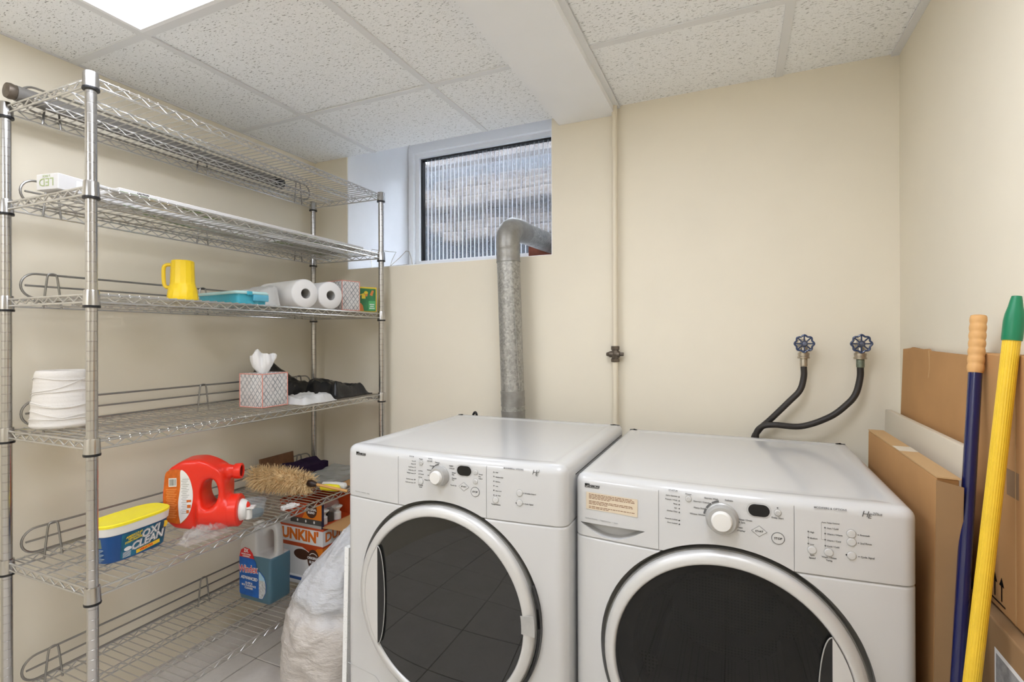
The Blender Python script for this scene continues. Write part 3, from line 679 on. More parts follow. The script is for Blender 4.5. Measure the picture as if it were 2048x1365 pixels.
# top tier: long grey tube
t = rest('long_tube', 'long grey tube with black end cap lying along the top wire shelf', 'tube', .052, .0, 0)
a = Matrix.Translation((0, 0, .0225)) @ frame((0, 0, 0), (1, 0, 0), (0, 0, 1)) @ Matrix.Rotation(PI, 4, 'X')
obj('tube_body', MB().lathe([(.0215, .0), (.0215, .90)], 28, a), 'tube_grey', t)
obj('near_cap', MB().lathe([(.002, -.022), (.0205, -.020), (.0225, -.012), (.021, -.004), (.017, .012), (.021, .016)], 28, a), 'iron', t)
obj('end_cap', MB().lathe([(.0222, .885), (.0222, .912), (.0205, .914), (.0205, .922), (.0222, .924), (.0222, .938), (.003, .940)], 28, a), 'black', t)
# second tier: long lamp cartons
def carton(name, label, u, v, k, rz, wd_, ln_, ht, m='carton_white'):
    t = rest(name, label, 'box', u, v, k, rz, None); obj('carton', rbox((0, 0, 0), (wd_, ln_, ht), .0012, 1), m, t, 0); return t
def cartonmat():
    s = N('white and green lamp carton'); o = s.sep(s.coord('Object'))
    f = s.math('GREATER_THAN', s.noise(s.coord('Object', (14, 3.5, 3)), 1, 2), .56)
    low = s.math('LESS_THAN', o[2], .002)
    s.l(s.mix(s.math('MULTIPLY', f, low), lin((.64, .63, .62)), lin((.22, .33, .12))), s.b.inputs['Base Color']); s.b.inputs['Roughness'].default_value = .55
    return s.m
M['carton_white'] = cartonmat()
M['olive'] = mat('olive green print', (.36, .43, .20), .6); M['white_label'] = mat('white label', (.80, .80, .80), .5)
t = carton('lamp_carton', 'long white carton printed LED upside down on the second wire shelf', .207, -.020, 1, .165, .077, .74, .042)
T = frame((.036, -.0004, .020), (-1, 0, 0), (0, 0, -1))
lt = MB().text('LED', .031, T @ Matrix.Translation((0, -.001, 0)), 'c', .0); lt.text('3 PACK', .0085, T @ Matrix.Translation((0, -.0165, 0)), 'c')
obj('printed_lettering', lt, 'olive', t, 0)
T = frame((.0772, .045, .021), (0, 1, 0), (0, 0, 1)); obj('white_label', MB().box((0, -.013, 0), (.12, .013, .0003), T), 'white_label', t, 0)
t = carton('lamp_carton', 'short white carton with green underside at the far end of the second shelf', .085, .77, 1, -.01, .155, .36, .036)
t = carton('lamp_carton', 'long flat white carton at the front edge of the second wire shelf', .303, .075, 1, 0, .097, 1.0, .011)
lt = MB().text('CAUTION', .007, frame((.0973, .045, .006), (0, 1, 0), (0, 0, 1)), 'l', .02); obj('printed_lettering', lt, 'black', t, 0)
# third tier
t = rest('plastic_mug', 'yellow plastic scoop mug standing upside down on the third shelf', 'mug', .29, .322, 2, .55)
obj('cup', MB().lathe([(.0425, 0), (.0440, .004), (.0435, .016), (.0400, .040), (.0365, .050), (.0345, .060), (.0325, .128), (.0300, .131), (.0005, .131)], 14), 'yellow_plastic', t, 25)
obj('handle', MB().tube(spline([(-.034, 0, .118), (-.050, 0, .116), (-.057, 0, .104), (-.056, 0, .06), (-.050, 0, .046), (-.038, 0, .044)], 6), .0058, 10), 'yellow_plastic', t)
t = rest('plastic_case', 'flat aqua plastic case with pale lid beside the paper towels', 'case', .340, .478, 2, -.14)
ring = lambda x0, x1, y0, y1, z, r=.012: [(x, y, z) for x, y in arc(x1 - r, y1 - r, r, 0, 90, 4) + arc(x0 + r, y1 - r, r, 90, 180, 4) + arc(x0 + r, y0 + r, r, 180, 270, 4) + arc(x1 - r, y0 + r, r, 270, 360, 4)]
obj('base', MB().loft([ring(-.250, .0, .004, .112, 0), ring(-.255, .003, .001, .116, .036)]), 'aqua', t)
obj('lid', MB().loft([ring(-.260, .007, -.003, .121, .036), ring(-.261, .008, -.004, .122, .040), ring(-.256, .003, .0, .117, .047)]), 'aqua_lid', t)
obj('latch', rbox((.003, .055, .012), (.015, .113, .035), .003), 'aqua_clear', t); obj('hinge_tab', rbox((.004, .034, .032), (.012, .052, .046), .002), 'aqua', t)
def towel(u, v, rz, label):
    t = rest('paper_towel_roll', label, 'paper towel', u, v, 2, rz, None); R = .058
    a = Matrix.Translation((0, 0, R)) @ frame((0, 0, 0), (0, 1, 0), (0, 0, 1))      # local z -> +x
    pf = [(.021, 0), (.054, -.001), (.0575, -.005), (R, -.012), (R, -.27), (.0575, -.277), (.021, -.279)]
    mb = MB().lathe(pf, 44, a, closed_prof=True)
    for q in mb.b.verts:
        d = fbm(q.co + Vector((u * 9, 0, 0)), 22, 2) * .0011; n = Vector((0, q.co.y, q.co.z - R)); q.co += (n.normalized() * d if n.length > .03 else Vector())
        if q.co.z < 0: q.co.z = 0
    obj('paper', mb, 'paper', t, 50)
    obj('core', MB().lathe([(.0208, -.002), (.0208, -.277), (.0195, -.277), (.0195, -.002)], 28, a, closed_prof=True), 'core', t)
towel(.356, .778, -.22, 'white paper towel roll lying nearest the aqua case on the third shelf')
towel(.380, .892, -.22, 'white paper towel roll lying against the upright tissue box')
def tissue_box(u, v, k, rz, wx, wy, hz, label, open_=True):
    t = rest('tissue_box', label, 'tissue box', u, v, k, rz); obj('carton', rbox((-wx, 0, 0), (0, wy, hz), .0016, 2), 'lattice', t)
    e = .0017; ed = MB()
    for x in (-wx, 0):
        for y in (0, wy): ed.tube([(x, y, .001), (x, y, hz - .001)], e, 6)
    for z in (.0015, hz - .0015): ed.tube([(-wx, 0, z), (0, 0, z), (0, wy, z), (-wx, wy, z)], e, 6, closed=True)
    obj('printed_edges', ed, 'pink', t); return t
tissue_box(.372, .968, 2, -.22, .108, .092, .132, 'lattice print tissue box on the third shelf beside the green box')
t = tissue_box(.335, .588, 3, .02, .115, .118, .127, 'lattice print tissue box with a white tissue pulled up, fourth shelf')
def tis(a, b):
    an = a * 2 * PI; c_, s_ = math.cos(an), math.sin(an)
    W = .015 + .032 * math.sin(1.45 * b) ** .9; Tk = (.009 + .017 * math.sin(PI * min(1, b * .9))) * (1 - .55 * b)
    hh = .060 + .030 * math.exp(-((c_ + .42) / .46) ** 2) + .017 * math.exp(-((c_ - .62) / .42) ** 2) + .004 * math.sin(9 * c_)
    X = c_ * W - .004 + .010 * b * b - .006 * b; Dp = s_ * Tk + (.010 * math.sin(X * 150) + .006 * math.sin(X * 330 + 2 * b)) * b; z = .125 + b * hh + .004 * fbm((X * 60, Dp * 60, b * 4), 1)
    return Vector((-.058 + X * .62 + Dp * .78, .058 + X * .78 - Dp * .62, z))
tm = MB().grid(tis, 72, 16, cu=True); tm.b.verts.ensure_lookup_table()
for i in range(36):
    i2, j, j2 = i + 1, (72 - i) % 72, (71 - i) % 72
    vs = []
    for q in (i, i2, j2, j):
        v_ = tm.b.verts[q * 16 + 15]
        if v_ not in vs: vs.append(v_)
    if len(vs) > 2: tm.b.faces.new(vs)
obj('tissue', tm, 'paper', t, 80)
t = rest('tea_box', 'green and yellow printed box beside the shelf post on the third shelf', 'box', .352, 1.072, 2, -.57); t.scale = (1, 1.24, 1)
M['tea_green'] = mat('leaf green print', (.035, .20, .075), .45, var=.25, vscale=25); M['tea_yellow'] = mat('yellow print', (.74, .55, .04), .45); M['tea_orange'] = mat('orange print', (.68, .22, .06), .5); M['tea_light'] = mat('light green print', (.10, .42, .16), .5)
obj('carton', rbox((-.028, 0, 0), (0, .083, .114), .0012, 1), 'tea_yellow', t, 0)
Tt = frame((.0003, 0, 0), (0, 1, 0), (0, 0, 1))
obj('green_front', MB().prism([(.013, .003), (.079, .003), (.079, .107), (.013, .107)], 0, .0003, Tt), 'tea_green', t, 0)
lf = MB(); lf.prism([(.014, .004), (.034, .004), (.030, .028), (.022, .040), (.015, .030)], .0003, .0006, Tt); lf.prism([(.056, .078), (.066, .073), (.072, .098), (.064, .100), (.060, .088)], .0003, .0006, Tt); lf.prism([(.038, .072), (.046, .070), (.050, .088), (.040, .092)], .0003, .0006, Tt)
obj('orange_leaves', lf, 'tea_orange', t, 0)
lf = MB(); lf.prism([(.014, .07), (.04, .085), (.041, .089), (.014, .075)], .0006, .0009, Tt); lf.prism(arc(.042, .088, .007, 0, 330, 14), .0006, .0009, Tt); lf.prism([(.026, .060), (.040, .060), (.040, .080), (.026, .080)], .0002, .0005, Tt)
obj('yellow_key_print', lf, 'tea_yellow', t, 0)
obj('light_panel', MB().prism([(.052, .008), (.077, .008), (.077, .05), (.052, .05)], .0003, .0005, Tt), 'tea_light', t, 0)
lt = MB()
for i, w2 in enumerate((.009, .007, .010)): lt.box((.0645 - w2, .034 - .009 * i - .0018, .0006), (.0645 + w2, .034 - .009 * i + .0018, .0008), Tt)
obj('white_small_print', lt, 'white_label', t, 0)
# fourth tier
t = rest('twine_cone', 'large cone of white cotton twine on the fourth wire shelf', 'twine', .090, .090, 3)
def cone_r(z): return .0735 - (.0735 - .060) * z / .166
pf = [(.010, .002), (.066, 0), (.0725, .006)] + [(cone_r(z) + .0003 * math.sin(z * 1400) + .0002 * math.sin(z * 290 + 1), z) for z in [.010 + .150 * i / 44 for i in range(45)]] + [(.057, .166), (.020, .164), (.018, .120), (.001, .120)]
mb = MB().lathe(pf, 48)
for q in mb.b.verts:
    if .004 < q.co.z < .163 and q.co.xy.length > .05: q.co.xy *= 1 + .012 * fbm(q.co, 18, 3)
obj('twine_body', mb, 'yarn', t, 60)
sd = MB()
for z0, z1, ph, rr in ((.062, .075, 0, .0016), (.064, .079, .12, .0014), (.12, .146, 2, .0012), (.10, .142, 4.2, .0011), (.02, .05, 1.1, .0012), (.012, .036, 3.3, .0012), (.146, .128, 5, .0011), (.075, .11, 2.9, .0011), (.03, .012, 5.6, .0012)):
    pts = []
    for i in range(41):
        a = ph + 2 * PI * i / 40; z = z0 + (z1 - z0) * (.5 - .5 * math.cos(a - ph)) + .003 * math.sin(3 * a); rad = cone_r(z) * 1.006 + rr * .9; pts.append((rad * math.cos(a), rad * math.sin(a), z))
    sd.tube(pts, rr, 5)
obj('loose_strands', sd, 'yarn', t)
# folded sheets of film: height fields closed underneath
def sheet(name, label, cat, u, v, k, rz, m, lx, ly, hfun, n=(44, 30), seed=0, edge=None):
    t = rest(name, label, cat, u, v, k, rz); mb = MB(); nu, nv = n
    def P(a, b):
        x, y = a * lx, b * ly
        if edge: x, y = edge(a, b, x, y)
        return x, y
    T_, B_ = [], []
    for i in range(nu):
        ra, rb_ = [], []
        for j in range(nv):
            a, b = i / (nu - 1), j / (nv - 1); x, y = P(a, b); h = hfun(a, b); ra.append(mb.b.verts.new((x, y, max(.0012, h)))); rb_.append(mb.b.verts.new((x, y, max(0.0, min(.0, h)))))
        T_.append(ra); B_.append(rb_)
    for i in range(nu - 1):
        for j in range(nv - 1):
            mb.b.faces.new((T_[i][j], T_[i + 1][j], T_[i + 1][j + 1], T_[i][j + 1])); mb.b.faces.new((B_[i][j], B_[i][j + 1], B_[i + 1][j + 1], B_[i + 1][j]))
    for i in range(nu - 1):
        for j in (0, nv - 1): mb.b.faces.new((T_[i][j], B_[i][j], B_[i + 1][j], T_[i + 1][j]) if j == 0 else (T_[i][j], T_[i + 1][j], B_[i + 1][j], B_[i][j]))
    for j in range(nv - 1):
        for i in (0, nu - 1): mb.b.faces.new((T_[i][j], T_[i][j + 1], B_[i][j + 1], B_[i][j]) if i == 0 else (T_[i][j], B_[i][j], B_[i][j + 1], T_[i][j + 1]))
    o = obj('film' if 'bag' in name or 'sleeve' in name or 'wrap' in name else 'fabric', mb, m, t, 55); return t
def wob(s): return lambda a, b, x, y: (x + .010 * fbm((b * 2 + s, a, s), 1.1, 2), y + .010 * fbm((a * 2, s + 5, b), 1.1, 2))
sst = lambda e0, e1, x: (lambda q: q * q * (3 - 2 * q))(max(0, min(1, (x - e0) / (e1 - e0))))
def h1(a, b):   # liner standing up into a peak behind the tissue box
    pk = math.exp(-((a - .30) / .20) ** 2 - ((b - .30) / .28) ** 2) * .095
    return (.020 + .042 * math.sin(PI * min(1, b * 1.05)) ** .5 * (1 - .3 * a) + pk * (1 - .3 * abs(a - .3)) + .010 * ridge((a * 4, b * 3, 3), 1.3) + .006 * fbm((a * 8, b * 7, 1), 1.1)) * sst(0, .14, b) * sst(1, .8, b) * sst(0, .1, a) * sst(1, .75, a) + .004
sheet('bin_liner_pile', 'crumpled black bin liner heaped up in a peak behind the lattice tissue box', 'bin liner', .030, .735, 3, 0, 'black_film', .135, .36, h1, (34, 50), 0, wob(3))
def h2(a, b):
    fold = .020 * ridge((a * 2.2, b * 1.2, 7), 1.6)
    return (.044 + fold + .014 * math.sin(b * 5 + a * 2) + .004 * fbm((a * 9, b * 9, 4), 1.2)) * sst(0, .13, b) * sst(1, .8, b) * sst(1, .84, a) * sst(0, .12, a) + .005
sheet('folded_bin_liner', 'folded black bin liner lying beside the far front shelf post', 'bin liner', .190, .905, 3, 0, 'black_film', .205, .235, h2, (40, 44), 0, wob(8))
def h3(a, b): return (.018 + .010 * fbm((a * 4, b * 5, 2), 1.3) + .012 * ridge((a * 3, b * 2, 9), 1.4) * b) * sst(0, .08, b) * sst(1, .9, b) * sst(0, .1, a) * sst(1, .88, a) + .003
sheet('clear_bag', 'crumpled milky plastic bag between tissue box and black liners', 'plastic bag', .250, .712, 3, 0, 'milky_film', .165, .178, h3, (34, 40), 0, wob(12))
sheet('wrapper_bag', 'white plastic wrapper bunched up between the aqua case and the paper towels', 'plastic wrapper', .085, .648, 2, -.10, 'milky_film', .205, .085, lambda a, b: (.052 + .030 * b + .008 * ridge((a * 3, b * 2, 23), 1.3)) * sst(0, .2, b) * sst(0, .1, a) * sst(1, .85, a) + .003, (34, 26), 0, wob(61))
# fifth tier: powder tub
t = rest('detergent_tub', 'blue and white detergent tub with bright yellow lid on the fifth shelf', 'tub', .262, .178, 4, .10)
M['tub_blue'] = mat('deep blue label', (.008, .075, .27), .35); M['tub_teal'] = mat('teal label burst', (.012, .115, .20), .35, var=.5, vscale=30)
M['tub_yellow'] = mat('yellow ink', (.80, .60, .03), .5); M['tub_orange'] = mat('orange yellow banner', (.86, .56, .03), .5); M['tub_olive'] = mat('olive text panel', (.17, .20, .14), .6); M['navy'] = mat('navy ink', (.012, .012, .05), .5)
def oval(a, b, z, n=40, e=3.2):
    out = []
    for i in range(n):
        th = 2 * PI * i / n; c_, s_ = math.cos(th), math.sin(th); out.append((b * math.copysign(abs(c_) ** (2 / e), c_), a * math.copysign(abs(s_) ** (2 / e), s_), z))
    return out
obj('tub', MB().loft([oval(.088, .043, 0), oval(.090, .045, .003), oval(.099, .0525, .078), oval(.0995, .053, .080)]), 'tub_blue', t, 40)
obj('collar', MB().loft([oval(.1005, .0545, .079), oval(.1025, .0565, .081), oval(.1045, .058, .101), oval(.1045, .058, .104), oval(.10, .054, .105)]), 'white_plastic', t, 40)
obj('lid', MB().loft([oval(.1055, .059, .1035), oval(.1055, .059, .110), oval(.102, .0555, .1125), oval(.097, .050, .1105), oval(.05, .025, .1115)]), 'lid_yellow', t, 40)
# label facing +x side: follows the flared side
def side(y, z, d=.0006):
    k = z / .08; a_, b_ = .089 + .0105 * k, .0445 + .0083 * k; q = min(.999, abs(y / a_)) ** 3.2; return Vector((b_ * (1 - q) ** (1 / 3.2) + d, y, z))
def patch(pts, d, n=8):
    mb = MB(); (y0, z0), (y1, z1) = pts
    mb.grid(lambda a, b: side(y0 + (y1 - y0) * a, z0 + (z1 - z0) * b, d), n * 2, n); return mb
lab = obj('front_label', patch(((-.058, .004), (.086, .076)), .0005), 'tub_teal', t)
def onside(y, z, d, rot=0): return frame(side(y, z, d), (0, math.cos(rot), math.sin(rot)), (.10, -math.sin(rot), math.cos(rot)))
for mt, dd, bo in (('paper', .0008, .055), ('navy', .0011, .030), ('white_label', .0014, .002)):
    mb = MB().text('OXI', .031, onside(.024, .058, dd, .10), 'c', bo, .25); mb.text('CLEAN', .031, onside(.016, .034, dd, .10), 'c', bo, .25); obj('brand_lettering', mb, mt, lab, 0)
obj('banner', MB().box((-.036, -.0055, 0), (.036, .0055, .0003), onside(.020, .0145, .0010, .10)), 'tub_orange', lab, 0)
mb = MB().text('VERSATILE', .0085, onside(.014, .0138, .0016, .10), 'c', .04); obj('banner_lettering', mb, 'red_plastic', lab, 0)
mb = MB()
for i, s_ in enumerate(("AMERICA'S #1", 'VERSATILE', 'STAIN FIGHTER')): mb.text(s_, .0078, onside(-.024, .066 - .0075 * i, .0012, .12), 'c', .03, .2)
obj('slogan_lettering', mb, 'tub_yellow', lab, 0)
obj('oval_badge', MB().prism([(.011 * math.cos(q * PI / 10), .006 * math.sin(q * PI / 10)) for q in range(20)], 0, .0003, onside(-.040, .030, .0008)), 'white_label', lab, 0)
obj('orange_badge', MB().prism([(.009 * math.cos(q * PI / 10), .010 * math.sin(q * PI / 10)) for q in range(20)], 0, .0004, onside(.076, .062, .0012)), 'tub_orange', lab, 0)
# near end of the tub: olive panel and small print, on the end face
mb = MB().grid(lambda a, b: Vector((-.028 + .056 * a, -(.0895 + .0100 * (.046 + .028 * b) / .08) - .0008 + .010 * abs(2 * a - 1) ** 4, .046 + .028 * b)), 8, 4); obj('end_text_panel', mb, 'tub_olive', t)
mb = MB()
for i in range(9):
    z = .041 - i * .0042; mb.box((-.026, -(.0895 + .0100 * z / .08) - .0010, z - .0009), (.026 - .006 * (i % 3), -(.0895 + .0100 * z / .08) + .002, z + .0009))
obj('end_small_print', mb, mat('pale blue print', (.28, .36, .46), .6), t, 0)
mb = MB()
for i in range(5): mb.box((-.0135, -.0006, 0), (.0135 - .003 * (i % 2), .0006, .0003), onside(-.040, .021 - i * .0034, .0008))
obj('front_small_print', mb, 'white_label', lab, 0)
# laundry jug lying on its side
t = rest('laundry_jug', 'red laundry detergent jug lying on its side with white tap', 'jug', .292, .385, 4, -1.0); t.scale = (1, .78, 1.06)
jt = Matrix.Translation((0, 0, 0))
pr = [(-.110, .035), (-.128, .06), (-.135, .115), (-.128, .175), (-.108, .205), (-.06, .226), (.0, .228), (.045, .215), (.085, .196), (.098, .182), (.108, .150), (.108, .10), (.098, .066), (.082, .045), (.05, .020), (-.02, .010), (-.085, .018)]
Fz = frame((0, 0, 0), (0, 1, 0), (0, 0, 1))        # local xy -> thing yz, z -> +x (towards the room)
mb = MB().prism(pr, -.058, .046, Fz)
mb.lathe([(.058, 0), (.058, .085), (.054, .10), (.050, .128)], 32, Fz @ Matrix.Translation((.005, .0585, .0)) @ frame((0, 0, 0), (0, 1, 0), (0, 0, 1)) if False else Matrix.Translation((.010, .004, .0575)) @ frame((0, 0, 0), (0, 0, 1), (1, 0, 0)))
mb.lathe([(.030, 0), (.026, .06), (.022, .066), (.022, .10)], 24, Matrix.Translation((-.004, .045, .178)) @ frame((0, 0, 0), (0, 0, 1), (1, 0, .0)))
jug = obj('jug_body', mb, 'red_plastic', t)
hole = [(.020 + .033 * math.cos(q * PI / 12) * (1 if math.cos(q * PI / 12) > 0 else 1.05), .122 + .045 * math.sin(q * PI / 12)) for q in range(24)]
remesh(jug, .0045, 0)
cut(jug, MB().prism([(x + .028, y) for x, y in hole], -.10, .10, Fz))
remesh(jug, .0040, 48, .6)
NK = Matrix.Translation((-.004, .045, .178)) @ frame((0, 0, 0), (0, 0, 1), (1, 0, .0))
obj('open_spout', MB().lathe([(.0235, .085), (.0245, .090), (.0245, .112), (.0225, .114), (.0185, .113), (.0180, .070)], 32, NK, cap=False), 'red_plastic', jug)
obj('spout_inside', MB().lathe([(.0178, .108), (.0178, .060), (.001, .058)], 24, NK, cap=False), mat('dark red', (.16, .006, .004), .5), jug)
CP = Matrix.Translation((.010, .004, .0575)) @ frame((0, 0, 0), (0, 0, 1), (1, 0, 0))
obj('tap_collar', MB().lathe([(.0505, .118), (.0505, .150), (.046, .156), (.034, .157), (.033, .150)], 40, CP), 'red_plastic', t)
tap = obj('white_tap', MB().lathe([(.033, .150), (.034, .160), (.030, .174), (.024, .182), (.001, .184)], 32, CP), 'white_plastic', t)
def cpl(a, b, c): return CP @ Vector((a, b, c))
obj('tap_nozzle', MB().lathe([(.012, 0), (.0135, .002), (.0135, .030), (.012, .031)], 20, CP @ Matrix.Translation((-.018, 0, .186)) @ Matrix.Rotation(PI / 2, 4, 'Y') @ Matrix.Translation((0, 0, -.012))), 'white_plastic', tap)
obj('tap_button', MB().lathe([(.013, 0), (.012, .006), (.007, .010), (.001, .011)], 20, CP @ Matrix.Translation((.012, 0, .180)) @ Matrix.Rotation(.5, 4, 'Y')), 'red_plastic', tap)
obj('tap_lever', MB().box((.004, -.014, .180), (.009, .014, .212), CP), 'white_plastic', tap, 0)
# label panel on the wide face
def face(y, z, d=0): return Fz @ Vector((y, z, .0462 + d))
lo_ = [(-.118, .045)] + arc(-.073, .115, .052, -62, 62, 12)[:0] + [(-.060, .035), (-.030, .060), (-.014, .10), (-.014, .14), (-.030, .18), (-.060, .20), (-.112, .196), (-.122, .15), (-.124, .09)]
M['label_orange'] = mat('orange label', (.62, .13, .012), .35, var=.15, vscale=60)
cl = lambda P_: [(q_.x, q_.y) for q_ in spline([(*p_, 0) for p_ in P_ + P_[:1]], 5)[:-1]]
lb = obj('back_label', MB().prism(cl(lo_), -.006, .0012, frame((.0462, 0, 0), (0, 1, 0), (0, 0, 1))), 'label_orange', t, 0)
wl = [(-.060, .0355), (-.030, .060), (-.014, .10), (-.014, .14), (-.030, .18), (-.058, .199), (-.060, .15), (-.068, .10), (-.066, .06)]
obj('white_text_panel', MB().prism([(q_.x, q_.y) for q_ in spline([(*p_, 0) for p_ in wl], 5)], .0012, .0018, frame((.0462, 0, 0), (0, 1, 0), (0, 0, 1))), 'white_label', lb, 0)
Fl = frame((.0482, 0, 0), (0, 1, 0), (0, 0, 1))
bc = MB().box((-.104, .150, 0), (-.074, .176, .0003), Fl); obj('barcode_patch', bc, 'white_label', lb, 0)
bc = MB(); rs = random.Random(5); y = -.101
while y < -.078: q = rs.choice((.0008, .0014, .002)); bc.box((y, .153, .0003), (y + q, .173, .0005), Fl); y += q + rs.choice((.0009, .0014))
obj('barcode_bars', bc, 'grey_print', lb, 0)
bc = MB()
for i in range(17): bc.box((-.114 + .002 * (i % 2), .143 - i * .0054, 0), (-.074 - .004 * (i % 3), .1408 - i * .0054, .0002), Fl)
obj('pale_small_print', bc, mat('pale orange print', (.80, .30, .08), .6), lb, 0)
bc = MB()
for i in range(20): bc.box((-.052 - .004 * (i % 2), .172 - i * .0055, 0), (-.026 - .005 * (i % 3), .1702 - i * .0055, .0002), Fl)
obj('dark_small_print', bc, 'pale_print', lb, 0)
obj('red_pictogram', MB().box((-.034, .082, 0), (-.020, .092, .0003), Fl).box((-.037, .066, 0), (-.027, .076, .0003), Fl).box((-.036, .100, 0), (-.018, .107, .0003), Fl), 'label_orange', lb, 0)
def hw_(a, b): return (.016 + .022 * ridge((a * 5, b * 3, 6), 1.5) + .010 * fbm((a * 9, b * 6, 8), 1.3)) * sst(0, .1, a) * sst(1, .9, a) * sst(0, .15, b) * sst(1, .8, b) + .002
sheet('clear_wrap', 'crumpled clear plastic wrap lying under the red jug', 'plastic wrap', .338, .262, 4, .0, 'clear_film', .060, .150, hw_, (30, 46), 0, wob(21))
t = rest('measuring_cup', 'clear plastic measuring cup behind the red jug', 'cup', .345, .534, 4)
obj('cup_wall', MB().lathe([(.036, .001), (.038, .004), (.0465, .052), (.0485, .054), (.0485, .057), (.0455, .056), (.0365, .006), (.001, .004)], 32), 'clear_cup', t)
obj('blue_residue', MB().lathe([(.036, .005), (.0385, .018), (.001, .018)], 28), mat('blue grey liquid', (.10, .17, .22), .1), t)
# lambswool duster
t = rest('duster', 'fluffy tan lambswool duster with wooden handle on the fifth shelf', 'duster', .065, .772, 4, 0)
A, B = Vector((.0, .0, .054)), Vector((.285, .030, .050)); ax = (B - A)
core = MB().lathe([(.004, 0), (.026, .02), (.034, .10), (.032, .19), (.018, .245), (.004, .252)], 20, Matrix.Translation(A) @ ax.to_track_quat('Z', 'Y').to_matrix().to_4x4()); co = obj('wool_core', core, 'fleece', t)
fl_ = MB(); rs = random.Random(11); q = ax.to_track_quat('Z', 'Y')
for i in range(2600):
    s_ = rs.random(); an = rs.uniform(0, 2 * PI); rad = .018 + .016 * math.sin(PI * min(1, s_ * 1.05 + .02)) ** .6
    nrm = q @ Vector((math.cos(an), math.sin(an), rs.uniform(-.35, .35) + (s_ - .5) * .8)); nrm.normalize(); p = A + ax * s_ + (q @ Vector((math.cos(an), math.sin(an), 0))) * rad
    ln_ = rs.uniform(.016, .040); tw = nrm.cross(Vector((rs.uniform(-1, 1), rs.uniform(-1, 1), rs.uniform(-1, 1)))).normalized(); cw = nrm.cross(tw); pts = []
    for k in range(4):
        f_ = k / 3; pp = p + nrm * ln_ * f_ + tw * .006 * math.sin(f_ * 4 + i) + Vector((0, 0, -.006 * f_ * f_)); pp.z = max(pp.z, .0015); pts.append(pp)
    wd_ = rs.uniform(.0011, .0022)
    vs = [[fl_.b.verts.new(pp + cw * wd_ * (1 - .8 * k / 3)), fl_.b.verts.new(pp - cw * wd_ * (1 - .8 * k / 3))] for k, pp in enumerate(pts)]
    for a_, b_ in zip(vs, vs[1:]): fl_.b.faces.new((a_[0], a_[1], b_[1], b_[0]))
tag(obj('wool_tufts', fl_, 'fleece', t, 80), kind='stuff')
hd = Matrix.Translation(B + ax.normalized() * -.005) @ Vector((.150, .050, -.030)).to_track_quat('Z', 'Y').to_matrix().to_4x4()
obj('ferrule', MB().lathe([(.008, -.01), (.0135, .006), (.0135, .016), (.010, .030), (.006, .036)], 20, hd), 'dark_wood', t)
obj('handle', MB().tube([B, B + Vector((.150, .050, -.030))], .0058, 12), 'wood', t)
t = rest('brush', 'yellow and white plastic brush lying beyond the duster', 'brush', .372, .872, 4, .25)
obj('yellow_body', MB().lathe([(.002, 0), (.012, .006), (.015, .04), (.013, .082), (.003, .090)], 20, Matrix.Translation((-.03, 0, .0155)) @ frame((0, 0, 0), (0, 1, 0), (0, 0, 1))), 'lid_yellow', t)
obj('white_cover', MB().lathe([(.002, 0), (.013, .005), (.016, .06), (.013, .105), (.003, .112)], 20, Matrix.Translation((-.035, .026, .0175)) @ frame((0, 0, 0), (0, 1, 0), (0, 0, 1))), 'white_plastic', t)
def hp(a, b): return .055 - .018 * a +  .006 * math.sin(a * 9) + .010 * ridge((a * 2, b * 1, 3), 1.2) + .03 * (1 - b) * .2
sheet('folded_cloth', 'folded dark purple cloth lying behind the lambswool duster', 'cloth', .048, .925, 4, -.05, 'purple', .088, .205, hp, (24, 30), 0, wob(31))
def hq(a, b): return .010 + .012 * sst(.2, .8, b) + .006 * ridge((a * 3, b * 2, 5), 1.3)
sheet('white_cloth', 'white cloth tucked between purple cloth and the wall', 'cloth', .018, 1.02, 4, 0, 'white_cloth', .026, .10, lambda a, b: hq(a, b) + .03, (12, 24), 0, wob(35))
sheet('plastic_sleeve', 'grey translucent plastic sleeves in a flat pile by the far shelf post', 'plastic sleeve', .158, .930, 4, -.03, 'grey_film', .175, .215, lambda a, b: .012 + .014 * sst(.1, .9, b) * (1 - .3 * a) + .008 * ridge((a * 2, b * 3, 11), 1.2), (28, 30), 0, wob(41))
t = rest('cardboard_scrap', 'small flat scrap of brown cardboard at the far end of the fifth shelf', 'cardboard', .355, .965, 4, .1); obj('sheet', MB().box((0, 0, 0), (.055, .16, .004)), 'card', t, 0)
t = rest('brown_board', 'small reddish brown board leaning on the wall ledge behind the duster', 'board', .022, .845, 4); T = Matrix.Rotation(-.10, 4, 'Y'); obj('board', MB().box((0, 0, 0), (.008, .185, .105), T), mat('reddish brown board', (.20, .095, .045), .6, var=.3, vscale=14), t, 0)
t = rest('cleaning_sponge', 'yellow sponge ball half hidden behind the near shelf post', 'sponge', .075, .205, 4); mb = MB(); bmesh.ops.create_icosphere(mb.b, subdivisions=3, radius=.024)
for q_ in mb.b.verts: q_.co = q_.co * (1 + .08 * fbm(q_.co, 60)) + Vector((0, 0, .024))
obj('sponge_body', mb, mat('pale yellow sponge', (.66, .55, .12), .8), t)
sheet('white_rag', 'small white rag hanging at the front edge near the measuring cup', 'cloth', .375, .625, 4, 0, 'white_cloth', .034, .060, lambda a, b: .005 + .006 * ridge((a * 3, b * 3, 17), 1.4), (16, 16), 0, wob(51))
